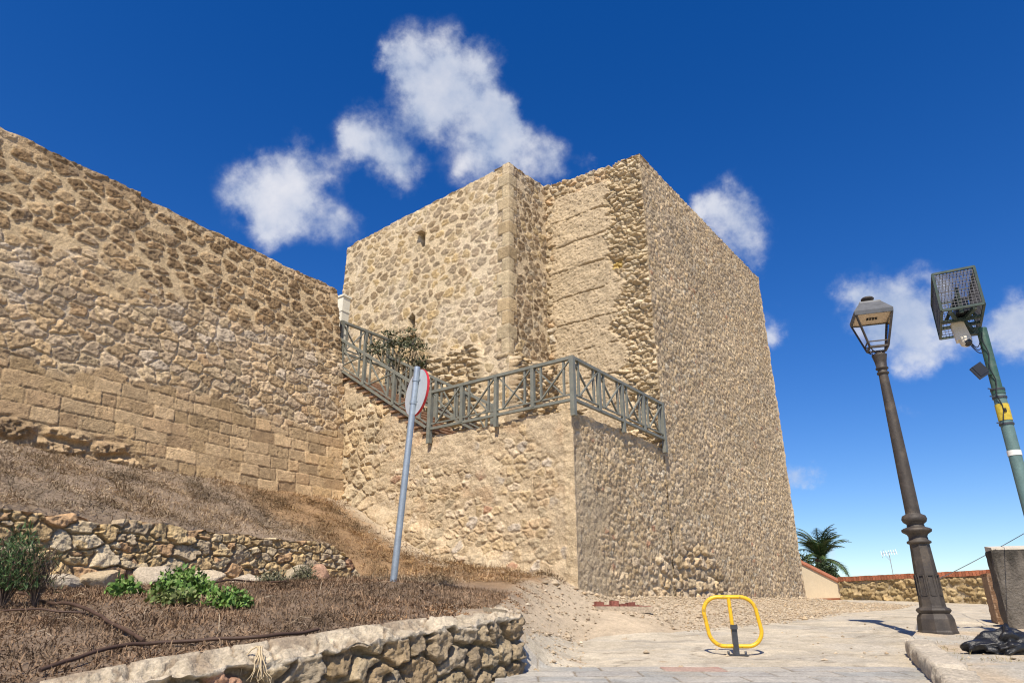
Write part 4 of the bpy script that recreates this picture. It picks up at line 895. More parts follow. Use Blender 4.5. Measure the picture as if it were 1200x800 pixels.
def make_sign():
    p = pt(460, 686, 8.5); z0 = gz(p[0], p[1]); r = empty('road_sign', (p[0], p[1], z0)); tag(r, 'round road sign seen from behind on a leaning galvanised pole', 'road sign')
    B = Vector((p[0], p[1], z0 - .1)); top = Vector(pt(489, 430, 8.42)); 
    m = MB(); ax = (top - B).normalized(); m.tube([B, top], .041, 14); m.build('pole', M['galv'], r)
    c = Vector(pt(486, 461, 8.38)); back = Vector((-.83, -.56, .05)).normalized(); s = Vector((0, 0, 1)).cross(back).normalized(); u = back.cross(s)
    f = -back; c = Vector((top - ax * .33)) + f * .07 + Vector((-.045, 0, 0)); rad = .31
    def disc(r0, o0, r1, o1, n=48): return [[c + s * (r0 * math.cos(a)) + u * (r0 * math.sin(a)) + f * o0 for a in np.linspace(0, 2 * math.pi, n, endpoint=False)], [c + s * (r1 * math.cos(a)) + u * (r1 * math.sin(a)) + f * o1 for a in np.linspace(0, 2 * math.pi, n, endpoint=False)]]
    n = 48
    m = MB(); ring = disc(rad, 0, rad, 0)[0]; m.poly([tuple(q) for q in ring], [tuple(range(n))]); m.poly([tuple(q + f * .004) for q in ring], [tuple(range(n))[::-1]]); m.build('back_plate', M['alu'], r)
    m = MB()
    for (r0, o0, r1, o1) in ((rad + .001, .001, rad + .004, .001), (rad + .004, .001, rad + .004, .032), (rad + .004, .032, rad - .07, .032), (rad - .07, .032, rad - .07, .010)):
        A_, B_ = disc(r0, o0, r1, o1); V = [tuple(q) for q in A_ + B_]; m.add(V, [np.array([(k, (k + 1) % n, n + (k + 1) % n, n + k) for k in range(n)])], (.5, .5, .5), True)
    m.build('red_rim', M['sign_red'], r)
    m = MB(); ring = disc(rad - .07, .022, 0, 0)[0]; m.poly([tuple(q) for q in ring], [tuple(range(n))]); m.build('white_face', M['sign_white'], r)
    for dz in (-.15, .15):
        m = MB(); q = top - ax * (.33 - dz); m.tube([q - ax * .02, q + ax * .02], .048, 14); m.bar(q - s * .07 + f * .045, q + s * .07 + f * .045, .03, .02)
        m.build('clamp', M['galv'], r)
make_sign()

def make_cctv():
    base = pt(1200, 580, 8.5); z0 = pave_z(base[0], 8.5); B = Vector((base[0], 8.5, z0)); r = empty('camera_pole', B); tag(r, 'green pole carrying a wire cage with a security camera, at the right edge', 'camera pole')
    zof = lambda v: float(pt(1150 if v < 480 else 1185, v, 8.5)[2])
    top = Vector(pt(1150, 385, 8.5)); d = (top - B); at = lambda z: B + d * ((z - z0) / d.z)
    m = MB(); m.tube([B, at(zof(455))], .073, 16); m.lathe(B, [(.16, 0), (.16, .02), (.09, .03)], 12); m.build('lower_pole', M['teal_paint'], r)
    m = MB(); m.tube([at(zof(458)), top], .062, 16); m.tube([at(zof(462)), at(zof(455))], .08, 16); m.build('upper_pole', M['green_paint'], r)
    # cage: open box of welded mesh
    c0 = Vector(pt(1092.8, 321.9, 8.15)); e0 = Vector(pt(1137.4, 314.9, 8.05)); ux = (e0 - c0); ux.z = 0; wx = .50; ux.normalize(); ux = Matrix.Rotation(R(-17), 3, 'Z') @ ux
    uz = Vector((0, 0, -1)); uy = uz.cross(ux).normalized(); uy = -uy if uy.y < 0 else uy
    hx, hz, hy = .47, .53, 1.12
    Ppt = lambda a, b, c: c0 + ux * (a * hx) + uz * (b * hz) + uy * (c * hy)
    m = MB()
    for (a, b) in (((0, 0, 0), (1, 0, 0)), ((0, 1, 0), (1, 1, 0)), ((0, 0, 1), (1, 0, 1)), ((0, 1, 1), (1, 1, 1)), ((0, 0, 0), (0, 1, 0)), ((1, 0, 0), (1, 1, 0)), ((0, 0, 1), (0, 1, 1)), ((1, 0, 1), (1, 1, 1)), ((0, 0, 0), (0, 0, 1)), ((1, 0, 0), (1, 0, 1)), ((0, 1, 0), (0, 1, 1)), ((1, 1, 0), (1, 1, 1))):
        m.bar(Ppt(*a), Ppt(*b), .03, .03)
    cage = m.build('cage_frame', M['cage_paint'], r)
    m = MB(); st = .040
    def wires(o, A_, B_, la, lb):
        k = st
        while k < la: m.bar(o + A_ * k, o + A_ * k + B_ * lb, .0062); k += st
        k = st
        while k < lb: m.bar(o + B_ * k, o + B_ * k + A_ * la, .0062); k += st
    wires(Ppt(0, 0, 0), ux, uz, hx, hz); wires(Ppt(0, 0, 0), uy, uz, hy, hz); wires(Ppt(1, 0, 0), uy, uz, hy, hz); wires(Ppt(0, 0, 0), ux, uy, hx, hy); wires(Ppt(0, 0, 1), ux, uz, hx, hz)
    m.build('wire_mesh', M['wire'], cage)
    # carrying arm and bracket inside the cage
    cen = Ppt(.5, 1.0, .5)
    m = MB(); m.bar(top - Vector((0, 0, .03)), top + Vector((-.16, .1, -.02)), .09, .09); m.bar(top + Vector((-.1, .05, -.02)), Ppt(.5, .95, .45), .07, .07); m.bar(Ppt(0, 1, .4), Ppt(1, 1, .4), .05, .04); m.bar(Ppt(0, 1, .62), Ppt(1, 1, .62), .04, .04)
    m.bar(Ppt(.5, .98, .2), Ppt(.5, .35, .15), .05, .05); m.bar(Ppt(.2, .98, .1), Ppt(.5, .98, .6), .045, .04); m.bar(Ppt(.8, .98, .1), Ppt(.5, .98, .6), .045, .04); m.bar(Ppt(.15, .9, .5), Ppt(.5, .5, .2), .03); m.bar(Ppt(.9, .9, .5), Ppt(.5, .5, .2), .03)
    m.build('bracket', M['cage_paint'], r)
    m = MB(); m.box(Ppt(.55, .72, .35), .16, .22, .2, ux); m.build('junction_box', M['black_plastic'], r)
    # camera hanging below
    ch = Ppt(.42, 1.0, .50); m = MB()
    m.box(ch + Vector((0, 0, -.13)), .17, .15, .26, (ux + Vector((0, 0, .12))).normalized(), taper=.85); m.lathe(ch + Vector((.02, -.03, -.36)), [(.02, 0), (.062, .02), (.075, .06), (.078, .12), (.06, .14)], 14); cm = m.build('camera_body', M['cam_white'], r)
    m = MB(); m.lathe(ch + Vector((.02, -.055, -.345)), [(.015, -.02), (.045, 0), (.058, .04), (.05, .07)], 12); m.build('lens_dome', M['black_plastic'], cm)
    m = MB()
    for k in range(3):
        a = ch + Vector((.08, 0, -.2 - .05 * k)); b = top + Vector((-.05, 0, -.15 - .1 * k)); q = [a.lerp(b, t) + Vector((0, 0, -.14 * math.sin(math.pi * t) * (1 - .3 * k))) for t in np.linspace(0, 1, 12)]
        m.tube(q, .006, 6)
    q = [at(zof(v)) + Vector((-.06 + .02 * math.sin(v * .2), -.07, 0)) for v in range(392, 500, 6)]; m.tube(q, .007, 6); m.build('cable', M['black_plastic'], r)
    # small flood lamp on a bracket
    a = at(zof(438)); f = Vector(pt(1148, 436, 8.4)); m = MB(); m.bar(a, f + Vector((.02, 0, 0)), .035); ub = m.build('lamp_bracket', M['green_paint'], r)
    m = MB(); m.box(f + Vector((-.02, -.03, .02)), .13, .10, .15, (.8, -.2, .5)); m.box(f + Vector((-.04, -.06, -.01)), .15, .02, .17, (.8, -.2, .5)); m.build('flood_lamp', M['black_plastic'], r)
    m = MB(); q0, q1 = at(zof(493)), at(zof(474)); m.tube([q0, q1], .079, 18); st_ = m.build('warning_sticker', M['sticker'], r)
    m = MB(); cz = q0.lerp(q1, .62); m.box(cz + Vector((-.03, -.077, 0)), .035, .012, .03, (1, .1, 0)); m.bar(cz + Vector((-.045, -.079, -.022)), cz + Vector((-.015, -.079, -.022)), .018); m.build('pictogram', M['dark'], st_)
    m = MB(); m.tube([at(zof(534)), at(zof(528))], .078, 18); m.build('paper_band', M['paper'], r)
    for v in (457, 466, 497):
        m = MB(); q = at(zof(v)); m.tube([q - Vector((0, 0, .012)), q + Vector((0, 0, .012))], .084, 16); m.bar(q + Vector((-.07, -.03, 0)), q + Vector((-.15, -.04, .01)), .012)
        m.build('clamp', M['iron_dark'], r)
    return at(zof(616) if False else float(pt(1206, 618, 8.5)[2]))
wire_end = make_cctv()

def make_antenna_and_cable():
    p = pt(1052, 700, 45); B = Vector((p[0], p[1], gz(p[0], p[1]))); r = empty('television_antenna', B); tag(r, 'thin television antenna on a mast beyond the parapet, left of the street lamp', 'antenna')
    zt = float(pt(1049, 646, 45)[2]); top = Vector((p[0], p[1], zt)); m = MB(); m.tube([B, top], .022, 8); m.build('mast', M['antenna'], r)
    m = MB(); b0, b1 = top + Vector((-.42, .1, -.12)), top + Vector((.42, -.1, -.02)); m.bar(b0, b1, .03)
    for k in range(7):
        q = b0.lerp(b1, k / 6); m.bar(q - Vector((.03, .1, .16)), q + Vector((.03, .1, .16)), .022)
    m.bar(b0 + Vector((0, 0, -.25)), b0 + Vector((.15, 0, .25)), .02); m.bar(top + Vector((-.3, .1, -.1)), top + Vector((0, 0, -.55)), .02); m.build('elements', M['antenna'], r)
    a = Vector((p[0], p[1], float(pt(1052, 689, 45)[2]))); q = []
    for t in np.linspace(0, 1, 40): q.append(a.lerp(wire_end, t) + Vector((0, 0, -.25 * 4 * t * (1 - t))))
    m = MB(); m.tube(q, [.022 * (1 - t) + .004 * t for t in np.linspace(0, 1, 40)], 6); o = m.build('overhead_cable', M['black_plastic']); center(o); tag(o, 'thin dark cable sloping through the sky from the green pole to beyond the parapet', 'cable')
make_antenna_and_cable()

def make_bag():
    c = pt(1182, 754, 7.75); zb = pave_z(c[0], c[1]); bm = bmesh.new(); bmesh.ops.create_icosphere(bm, subdivisions=5, radius=1.0)
    V = np.array([v.co[:] for v in bm.verts]); x, y, z = V.T
    a = np.arctan2(y, x); r = 1 + .16 * np.sin(3 * a + 1) + .10 * np.sin(5 * a + .5)
    f1 = fbm(x * 2 + z, y * 2 - z * .7, 900, 3, .5); ridge = 1 - np.abs(fbm(x * 1.7 + 3, y * 1.7 + z * 1.4, 910, 3)) * 2.2
    rr = r * (1 + .13 * f1 + .15 * ridge)
    X = x * rr * .30; Y = y * rr * .23; Zb = np.maximum(z, -.25) * rr * .15 + .045
    Zb = Zb + .07 * np.exp(-((x - .1) ** 2 + (y) ** 2) * 6) - .05 * sst(.3, 1.1, x); Zb = np.maximum(Zb, .004 + .01 * np.clip(f1, 0, 1))
    tail = sst(.75, 1.0, -x) * (np.abs(y) < .5); X = X - .16 * tail; Zb = Zb + .03 * tail
    for v, q in zip(bm.verts, np.stack([X, Y, Zb], -1)): v.co = q
    me = bpy.data.meshes.new('bin_bag'); bm.to_mesh(me); bm.free()
    for p_ in me.polygons: p_.use_smooth = True
    me.materials.append(M['bag']); o = bpy.data.objects.new('bin_bag', me); COL.objects.link(o); o.location = (c[0], c[1], zb + .0); o.rotation_euler = (0, 0, .15)
    tag(o, 'crumpled black plastic bin bag lying on the pavement by the concrete block', 'bin bag')
make_bag()

# ------------------------------------------------------------------ loose stones and brick remains
def rock(name, c, sx, sy, sz, rz, col, seed, tilt=0.0, sub=4):
    bm = bmesh.new(); bmesh.ops.create_icosphere(bm, subdivisions=sub, radius=1.0); V = np.array([v.co[:] for v in bm.verts]); F = [[v.index for v in f.verts] for f in bm.faces]; bm.free()
    p = np.sign(V) * np.abs(V) ** .62; p /= np.abs(p).max(); rg = np.random.default_rng(seed)
    for _ in range(13):
        n = rg.normal(size=3); n /= np.linalg.norm(n); dcut = rg.uniform(.50, .86); s = p @ n; p = p - np.outer(np.clip(s - dcut, 0, None), n) * .9
    p = p * (1 + .09 * fbm(V[:, 0] * 2 + V[:, 2], V[:, 1] * 2 - V[:, 2], seed, 4, .6))[:, None]
    p = p * np.array([sx, sy, sz]) / 2; ct, st = math.cos(tilt), math.sin(tilt); p = np.stack([p[:, 0] * ct - p[:, 2] * st, p[:, 1], p[:, 0] * st + p[:, 2] * ct], -1)
    cc = np.array(col) * (1 + .12 * fbm(V[:, 0] * 3, V[:, 1] * 3 + V[:, 2] * 2, seed + 3, 3))[:, None]
    b = MB(); b.add(p, [np.array(F)], cc, True); o = b.build(name, M['stone']); o.location = tuple(c); o.rotation_euler = (0, 0, rz); return o
DANG = math.atan2(DD[1], DD[0])
def make_boulders():
    info = [(75, 668, .62, .32, .22, (.50, .42, .31), 'flat beige boulder at the foot of the dry stone wall, leftmost, behind the spiky shrub'),
            (120, 671, .55, .34, .24, (.47, .37, .24), 'cracked tan boulder at the foot of the dry stone wall, left of the white block'),
            (183, 672, .48, .40, .36, (.46, .385, .29), 'blocky whitish boulder rising behind the green weeds'),
            (238, 676, .58, .34, .24, (.52, .43, .31), 'low sandy boulder at the wall foot, right of the white block'),
            (288, 679, .62, .34, .20, (.50, .42, .31), 'flat pale cream boulder at the wall foot, beside the grey bush'),
            (345, 672, .46, .34, .34, (.42, .35, .25), 'upright brownish boulder against the right half of the dry stone wall'),
            (378, 672, .34, .30, .34, (.44, .27, .18), 'reddish boulder against the right end of the dry stone wall')]
    for k, (u, v, sx, sy, sz, col, lab) in enumerate(info):
        # meet the sight line with the strip in front of the wall
        d = ray(u, v); n2 = DN; P = DA - DN * .20; kk = (P @ n2) / (d[:2] @ n2); p = d * kk; z = gz(p[0], p[1])
        o = rock('boulder', (p[0], p[1], z + sz * .40), sx * 1.12, sy * 1.1, sz * 1.2, DANG + random.uniform(-.2, .2), col, 40 + k, random.uniform(-.1, .1)); tag(o, lab, 'boulder', 'boulders at the foot of the dry stone wall')
make_boulders()
def make_bricks():
    p = pt(728, 713, 12.15); z = gz(p[0], p[1]); b = MB()
    rg = np.random.default_rng(5)
    for k in range(13):
        o = (k % 7) * .14 - .4 + rg.uniform(-.02, .02); q = p[:2] + np.array([.97, .25]) * o + np.array([-.25, .97]) * (.12 * (k // 7)); 
        b.box((q[0], q[1], z + .02 + .05 * (k < 5) * rg.uniform(.4, 1.2)), .13, .11, rg.uniform(.07, .12), (.97 + rg.uniform(-.1, .1), .25, rg.uniform(-.1, .1)), col=np.array((.27, .10, .075)) * rg.uniform(.7, 1.3))
    q = p[:2]; b.box((q[0] - .0, q[1] + .12, z + .0), 1.0, .4, .10, (.97, .25, 0), col=(.42, .34, .25))
    o = b.build('brick_footing', M['stone']); center(o); tag(o, 'remains of red brickwork breaking the gravel below the tower', 'brickwork')
make_bricks()

# ------------------------------------------------------------------ stuff: gravel, dry plants
def inside_scatter(n, x0, x1, y0, y1, f, seed):
    rg = np.random.default_rng(seed); x = rg.uniform(x0, x1, n); y = rg.uniform(y0, y1, n); k = rg.random(n) < f(x, y); return x[k], y[k]
def qdist(x, y): return (x - DA[0]) * DN[0] + (y - DA[1]) * DN[1], (x - DA[0]) * DD[0] + (y - DA[1]) * DD[1]
def stair_e(x, y): return -(x - C0[0]) * A2[0] - (y - C0[1]) * A2[1]
def wall_e(x, y): O = WT + WN * .7; return (x - O[0]) * WN[0] + (y - O[1]) * WN[1]
def make_gravel():
    def f(x, y):
        s = (x - C0[0]) * A2[0] + (y - C0[1]) * A2[1]; d = (x - C0[0]) * ND[0] + (y - C0[1]) * ND[1]; on = x < road_left(y) + .25
        east = (s > -.5) & (d > .05) & (d < 3.2) & on & (bdist(x, y) < .3)
        west = (stair_e(x, y) < 1.1) & (stair_e(x, y) > .05) & (bdist(x, y) > -.3) & (y < 17.0)
        st = (bdist(x, y) > -.6) & (bdist(x, y) < .35) & (y > 7.3) & (y < 13)
        rd = (~on) & (y < 12) & (x < 5) & (y > 6.6)
        kb = (x > 4) & (y < 11) & (y > 6.2) & (x < 8.5)
        return np.where(east, .9, np.where(west, .35, np.where(st, .5, np.where(kb, .03, np.where(rd, .014, 0.)))))
    x, y = inside_scatter(80000, -4, 13, 6.5, 25, f, 21); n = len(x); rg = np.random.default_rng(22)
    z = ground_z(x, y); z = np.where((x > np.interp(y, KERB[:, 1], KERB[:, 0])) & (y < 11), pave_z(x, y) + .004, z + .006 * 1)
    s = rg.gamma(1.8, .006, n) + .005; dd = (x - C0[0]) * ND[0] + (y - C0[1]) * ND[1]; s = np.where((dd > 0) & (dd < .35) & (rg.random(n) < .12), s * 3.0, s); s = np.minimum(s, .10)
    base = np.array([(1, 0, 0), (-1, 0, 0), (0, 1, 0), (0, -1, 0), (0, 0, 1), (0, 0, -1)], float); F0 = np.array([(0, 2, 4), (2, 1, 4), (1, 3, 4), (3, 0, 4), (2, 0, 5), (1, 2, 5), (3, 1, 5), (0, 3, 5)])
    a = rg.uniform(0, 6.28, n); V = base[None] * (s[:, None, None] * rg.uniform(.6, 1.3, (n, 6, 1))); V[..., 2] *= .7
    ca, sa = np.cos(a)[:, None], np.sin(a)[:, None]; X = V[..., 0] * ca - V[..., 1] * sa; Y = V[..., 0] * sa + V[..., 1] * ca
    W = np.stack([X + x[:, None], Y + y[:, None], V[..., 2] + (z + s * .2)[:, None]], -1).reshape(-1, 3)
    F = (F0[None] + (np.arange(n) * 6)[:, None, None]).reshape(-1, 3); c = pal(rg.random(n), [(.47, .38, .27), (.43, .345, .24), (.50, .42, .31), (.40, .315, .22), (.45, .34, .22)]) * rg.uniform(.8, 1.15, n)[:, None]
    b = MB(); b.add(W, [F], np.repeat(c, 6, 0), False); tag(b.build('gravel', M['stone']), 'loose pale gravel and small stones', 'gravel', kind='stuff')
make_gravel()

def blades(name, x, y, z, length, width, lean, col, seed, label, catg, curl=.3, lift=0.0):
    n = len(x); rg = np.random.default_rng(seed); a = rg.uniform(0, 6.28, n); el = np.clip(rg.normal(lean, .5, n), -.1, 1.55)
    d = np.stack([np.cos(a) * np.cos(el), np.sin(a) * np.cos(el), np.sin(el)], -1); s = np.stack([-np.sin(a), np.cos(a), rg.normal(0, .5, n)], -1); s /= np.linalg.norm(s, axis=1)[:, None]
    L = length * rg.uniform(.5, 1.5, n); w = width * rg.uniform(.6, 1.4, n); p0 = np.stack([x, y, z + lift * rg.random(n)], -1)
    cv = rg.normal(0, curl, (n, 3)); p1 = p0 + d * (L * .5)[:, None] + cv * (L * .25)[:, None]; p2 = p0 + d * L[:, None] - np.array([0, 0, 1.]) * (L * curl * .5)[:, None] + cv * (L * .3)[:, None]
    V = np.stack([p0 - s * w[:, None] / 2, p0 + s * w[:, None] / 2, p1 + s * w[:, None] / 2, p1 - s * w[:, None] / 2, p2], 1).reshape(-1, 3); i = np.arange(n)[:, None] * 5
    b = MB(); b.add(V, [i + np.array([[0, 1, 2, 3]]), i + np.array([[3, 2, 4]])], np.repeat(col, 5, 0), True); o = b.build(name, M['twig']); tag(o, label, catg, kind='stuff'); return o
def make_dry_plants():
    rg = np.random.default_rng(77)
    # slope between the dry stone wall and the fortress wall, and the hillside down to the road
    def f(x, y):
        q, w = qdist(x, y); past = w > DLEN + .1; okL = (~past) & (q > .16) & (wall_e(x, y) > .02); okR = past & (bdist(x, y) > .05) & (stair_e(x, y) > .25 + .5 * sst(-.2, .5, fbm(x * .8, y * .8, 501, 3))) & (y > 8.6) & (wall_e(x, y) > .05)
        okS = (q > -2.9) & (q <= .2) & (w > DLEN - 4.5) & (bdist(x, y) > .5) & (y > 8.9) & (x > -2.2)
        den = sst(-.45, .35, fbm(x * 1.3, y * 1.3, 502, 4)); edge = sst(.05, .9, bdist(x, y) + .5 * fbm(x * 1.5, y * 1.5, 503, 3))
        return np.where(okL, .45 + .55 * den, np.where(okR | okS, (.2 + .8 * den) * edge, 0.))
    x, y = inside_scatter(300000, -11.5, 1.4, 4.5, 17.2, f, 23); n = len(x); q, w = qdist(x, y)
    k = sst(DLEN - .9, DLEN + 1.2, w + .6 * fbm(x * .9, y * .9, 504, 3)); h = rg.random(n)
    cl = pal(h, [(.30, .235, .165), (.38, .31, .225), (.22, .165, .115), (.16, .115, .08), (.42, .35, .27), (.27, .20, .13)]); cr = pal(h, [(.30, .19, .10), (.36, .24, .12), (.22, .13, .065), (.26, .17, .09), (.17, .11, .065), (.40, .30, .17)])
    c = cl + (cr - cl) * (k * .85)[:, None]; gy = sst(.15, .5, fbm(x * .7 + 7, y * .7, 505, 3)) * (1 - k); c = c + (np.array([.42, .37, .31]) - c) * (gy * .5)[:, None]
    clump = sst(-.2, .5, fbm(x * 2.2, y * 2.2, 506, 3)); c = c * np.array([1.02, .94, .81]) * (.90 + .55 * fbm(x * .9, y * .9, 507, 3) + .35 * fbm(x * 3.5, y * 3.5, 508, 2))[:, None].clip(.35, 1.7)
    blades('dry_scrub', x, y, ground_z(x, y) - .005, .055 + .065 * clump, .0075, .45, c, 24, 'dry brown scrub covering the slope', 'scrub', curl=.5, lift=.05)
    # trimmed mat of dead ground cover in the bed
    def g(x, y):
        q, w = qdist(x, y); ok = (q < -.02) & (bdist(x, y) > .13) & (w < DLEN + .8) & (y < 10.2 + .0 * x) & (x > -9) & (bdist(x, y) > np.where(y > 7, .45, .13)); return np.where(ok, .55 + .45 * sst(-.4, .2, fbm(x * 1.7, y * 1.7, 510, 3)), 0.)
    x, y = inside_scatter(260000, -7.8, .2, 3.2, 12.5, g, 25); n = len(x); h = rg.random(n)
    c = pal(h, [(.22, .155, .105), (.28, .205, .145), (.17, .12, .085), (.12, .08, .055), (.33, .255, .19), (.24, .18, .13)])
    gr = sst(.1, .5, fbm(x * .8, y * .8, 511, 3) + .35 * sst(-3.2, -1.2, x)); c = c + (np.array([.27, .215, .165]) - c) * (gr * .55)[:, None]
    c = c * np.array([1.04, .91, .76]) * (.80 + .35 * fbm(x * 1.1, y * 1.1, 513, 3) + .3 * fbm(x * 4, y * 4, 514, 2))[:, None].clip(.4, 1.5)
    row = .5 + .5 * np.sin((x * .8 + y * .6) * 38 + 2 * fbm(x * 2, y * 2, 512, 2))
    blades('dead_ground_cover', x, y, ground_z(x, y) - .004, .035 + .025 * row, .0068, .75, c, 26, 'mat of dead brown ground cover in the bed', 'ground cover', curl=.55, lift=.015)
    x, y = inside_scatter(5200, -9, .5, 3.6, 15, lambda x, y: np.where((bdist(x, y) > .3) & (wall_e(x, y) > .2) & (stair_e(x, y) > .6), .35, 0.), 35); c = pal(np.random.default_rng(3).random(len(x)), [(.36, .28, .19), (.29, .22, .15), (.40, .32, .22), (.25, .17, .10)])
    blades('dry_stalks', x, y, ground_z(x, y) + .012, .16, .0045, .25, c, 36, 'long pale dry stalks lying in the scrub and the bed', 'dry stalks', curl=.5, lift=.04)
    # litter of orange dry leaves along the top of the low wall and hillside edge
    def l(x, y): return np.where((bdist(x, y) > .16) & (bdist(x, y) < .75) & (y > 6.2) & (y < 11), .6 * sst(-.1, .4, fbm(x * 2, y * 2, 520, 3)), 0.)
    x, y = inside_scatter(30000, -1.5, .6, 6, 11, l, 27); c = pal(np.random.default_rng(1).random(len(x)), [(.34, .2, .1), (.28, .16, .08), (.4, .28, .17)])
    blades('leaf_litter', x, y, ground_z(x, y) + .004, .03, .012, .25, c, 28, 'brown leaf litter along the low wall', 'leaf litter', curl=.3)
    # straw tufts on the pavement
    x, y = inside_scatter(9000, 3.6, 7.0, 6.2, 9.6, lambda x, y: np.where((x > np.interp(y, KERB[:, 1], KERB[:, 0]) + .25) & (fbm(x * 2.5, y * 2.5, 530, 3) > .32), .8, 0.), 29)
    c = pal(np.random.default_rng(2).random(len(x)), [(.36, .29, .17), (.30, .24, .12), (.25, .21, .10)]); blades('straw', x, y, pave_z(x, y) + .004, .05, .004, .5, c, 30, 'dry grass tufts on the pavement', 'dry grass', curl=.4)
make_dry_plants()

# ------------------------------------------------------------------ plants one can tell apart
def leaf_cloud(name, parent, cen, rad, n, lw, ll, cols, seed, up=.4, shell=.5, flat=1.0):
    rg = np.random.default_rng(seed); d = rg.normal(size=(n, 3)); d /= np.linalg.norm(d, axis=1)[:, None]; d[:, 2] = np.abs(d[:, 2]) * flat
    p = np.array(cen) + d * np.array(rad) * (rg.random((n, 1)) ** shell); o = rg.normal(size=(n, 3)) + np.array([0, 0, up]); o /= np.linalg.norm(o, axis=1)[:, None]
    s = np.cross(o, rg.normal(size=(n, 3))); s /= np.linalg.norm(s, axis=1)[:, None]; L = ll * rg.uniform(.6, 1.3, n)[:, None]; w = lw * rg.uniform(.7, 1.2, n)[:, None]; nn = np.cross(o, s)
    V = np.stack([p, p + o * L * .45 + s * w / 2 + nn * w * .15, p + o * L, p + o * L * .45 - s * w / 2 + nn * w * .15], 1).reshape(-1, 3); i = np.arange(n)[:, None] * 4
    c = pal(rg.random(n), cols) * rg.uniform(.75, 1.25, n)[:, None]; b = MB(); b.add(V, [i + np.array([[0, 1, 2, 3]])], np.repeat(c, 4, 0), True); return b.build(name, M['leaf'], parent)
def stems(name, parent, base, rad, n, r0, seed, col=(.15, .11, .07), h=1.0):
    rg = np.random.default_rng(seed); b = MB(); B = Vector(base)
    for k in range(n):
        a = rg.uniform(0, 6.28); q = Vector((math.cos(a) * rad[0] * rg.uniform(.2, .9), math.sin(a) * rad[1] * rg.uniform(.2, .9), rad[2] * rg.uniform(.5, 1.0) * h)); mid = q * .5 + Vector((rg.normal(0, .1) * rad[0], rg.normal(0, .1) * rad[1], .12 * rad[2]))
        b.tube([B, B + mid, B + q], [r0, r0 * .7, r0 * .3], 5, col=col)
    return b.build(name, M['twig'], parent)
G_BRIGHT = [(.10, .19, .035), (.14, .24, .05), (.075, .15, .03), (.19, .27, .08)]
G_OLIVE = [(.075, .085, .04), (.10, .11, .055), (.05, .06, .03), (.14, .14, .08)]
G_DARK = [(.03, .05, .018), (.045, .07, .025), (.022, .038, .014)]
def weed(u, v, y, rad, n, label, seed, cols=G_BRIGHT, name='green_weed', group='green weeds in the dead bed', lw=.035, ll=.055, cat_='weed'):
    p = pt(u, v, y); z = gz(p[0], p[1]); r = empty(name, (p[0], p[1], z)); tag(r, label, cat_, group)
    for k in range(5):
        a = k * 1.3; leaf_cloud('leaves', r, (p[0] + math.cos(a) * rad[0] * .5, p[1] + math.sin(a) * rad[1] * .5, z + .01), (rad[0] * .6, rad[1] * .6, rad[2] * (.6 + .1 * k)), n // 5, lw, ll, cols, seed + k) if k == 0 else None
    leaf_cloud('leaves', r, (p[0], p[1], z + .015), rad, n, lw, ll, cols, seed + 9, shell=.6)
    stems('stems', r, (p[0], p[1], z), rad, 9, .004, seed + 3, (.08, .10, .035), .8)
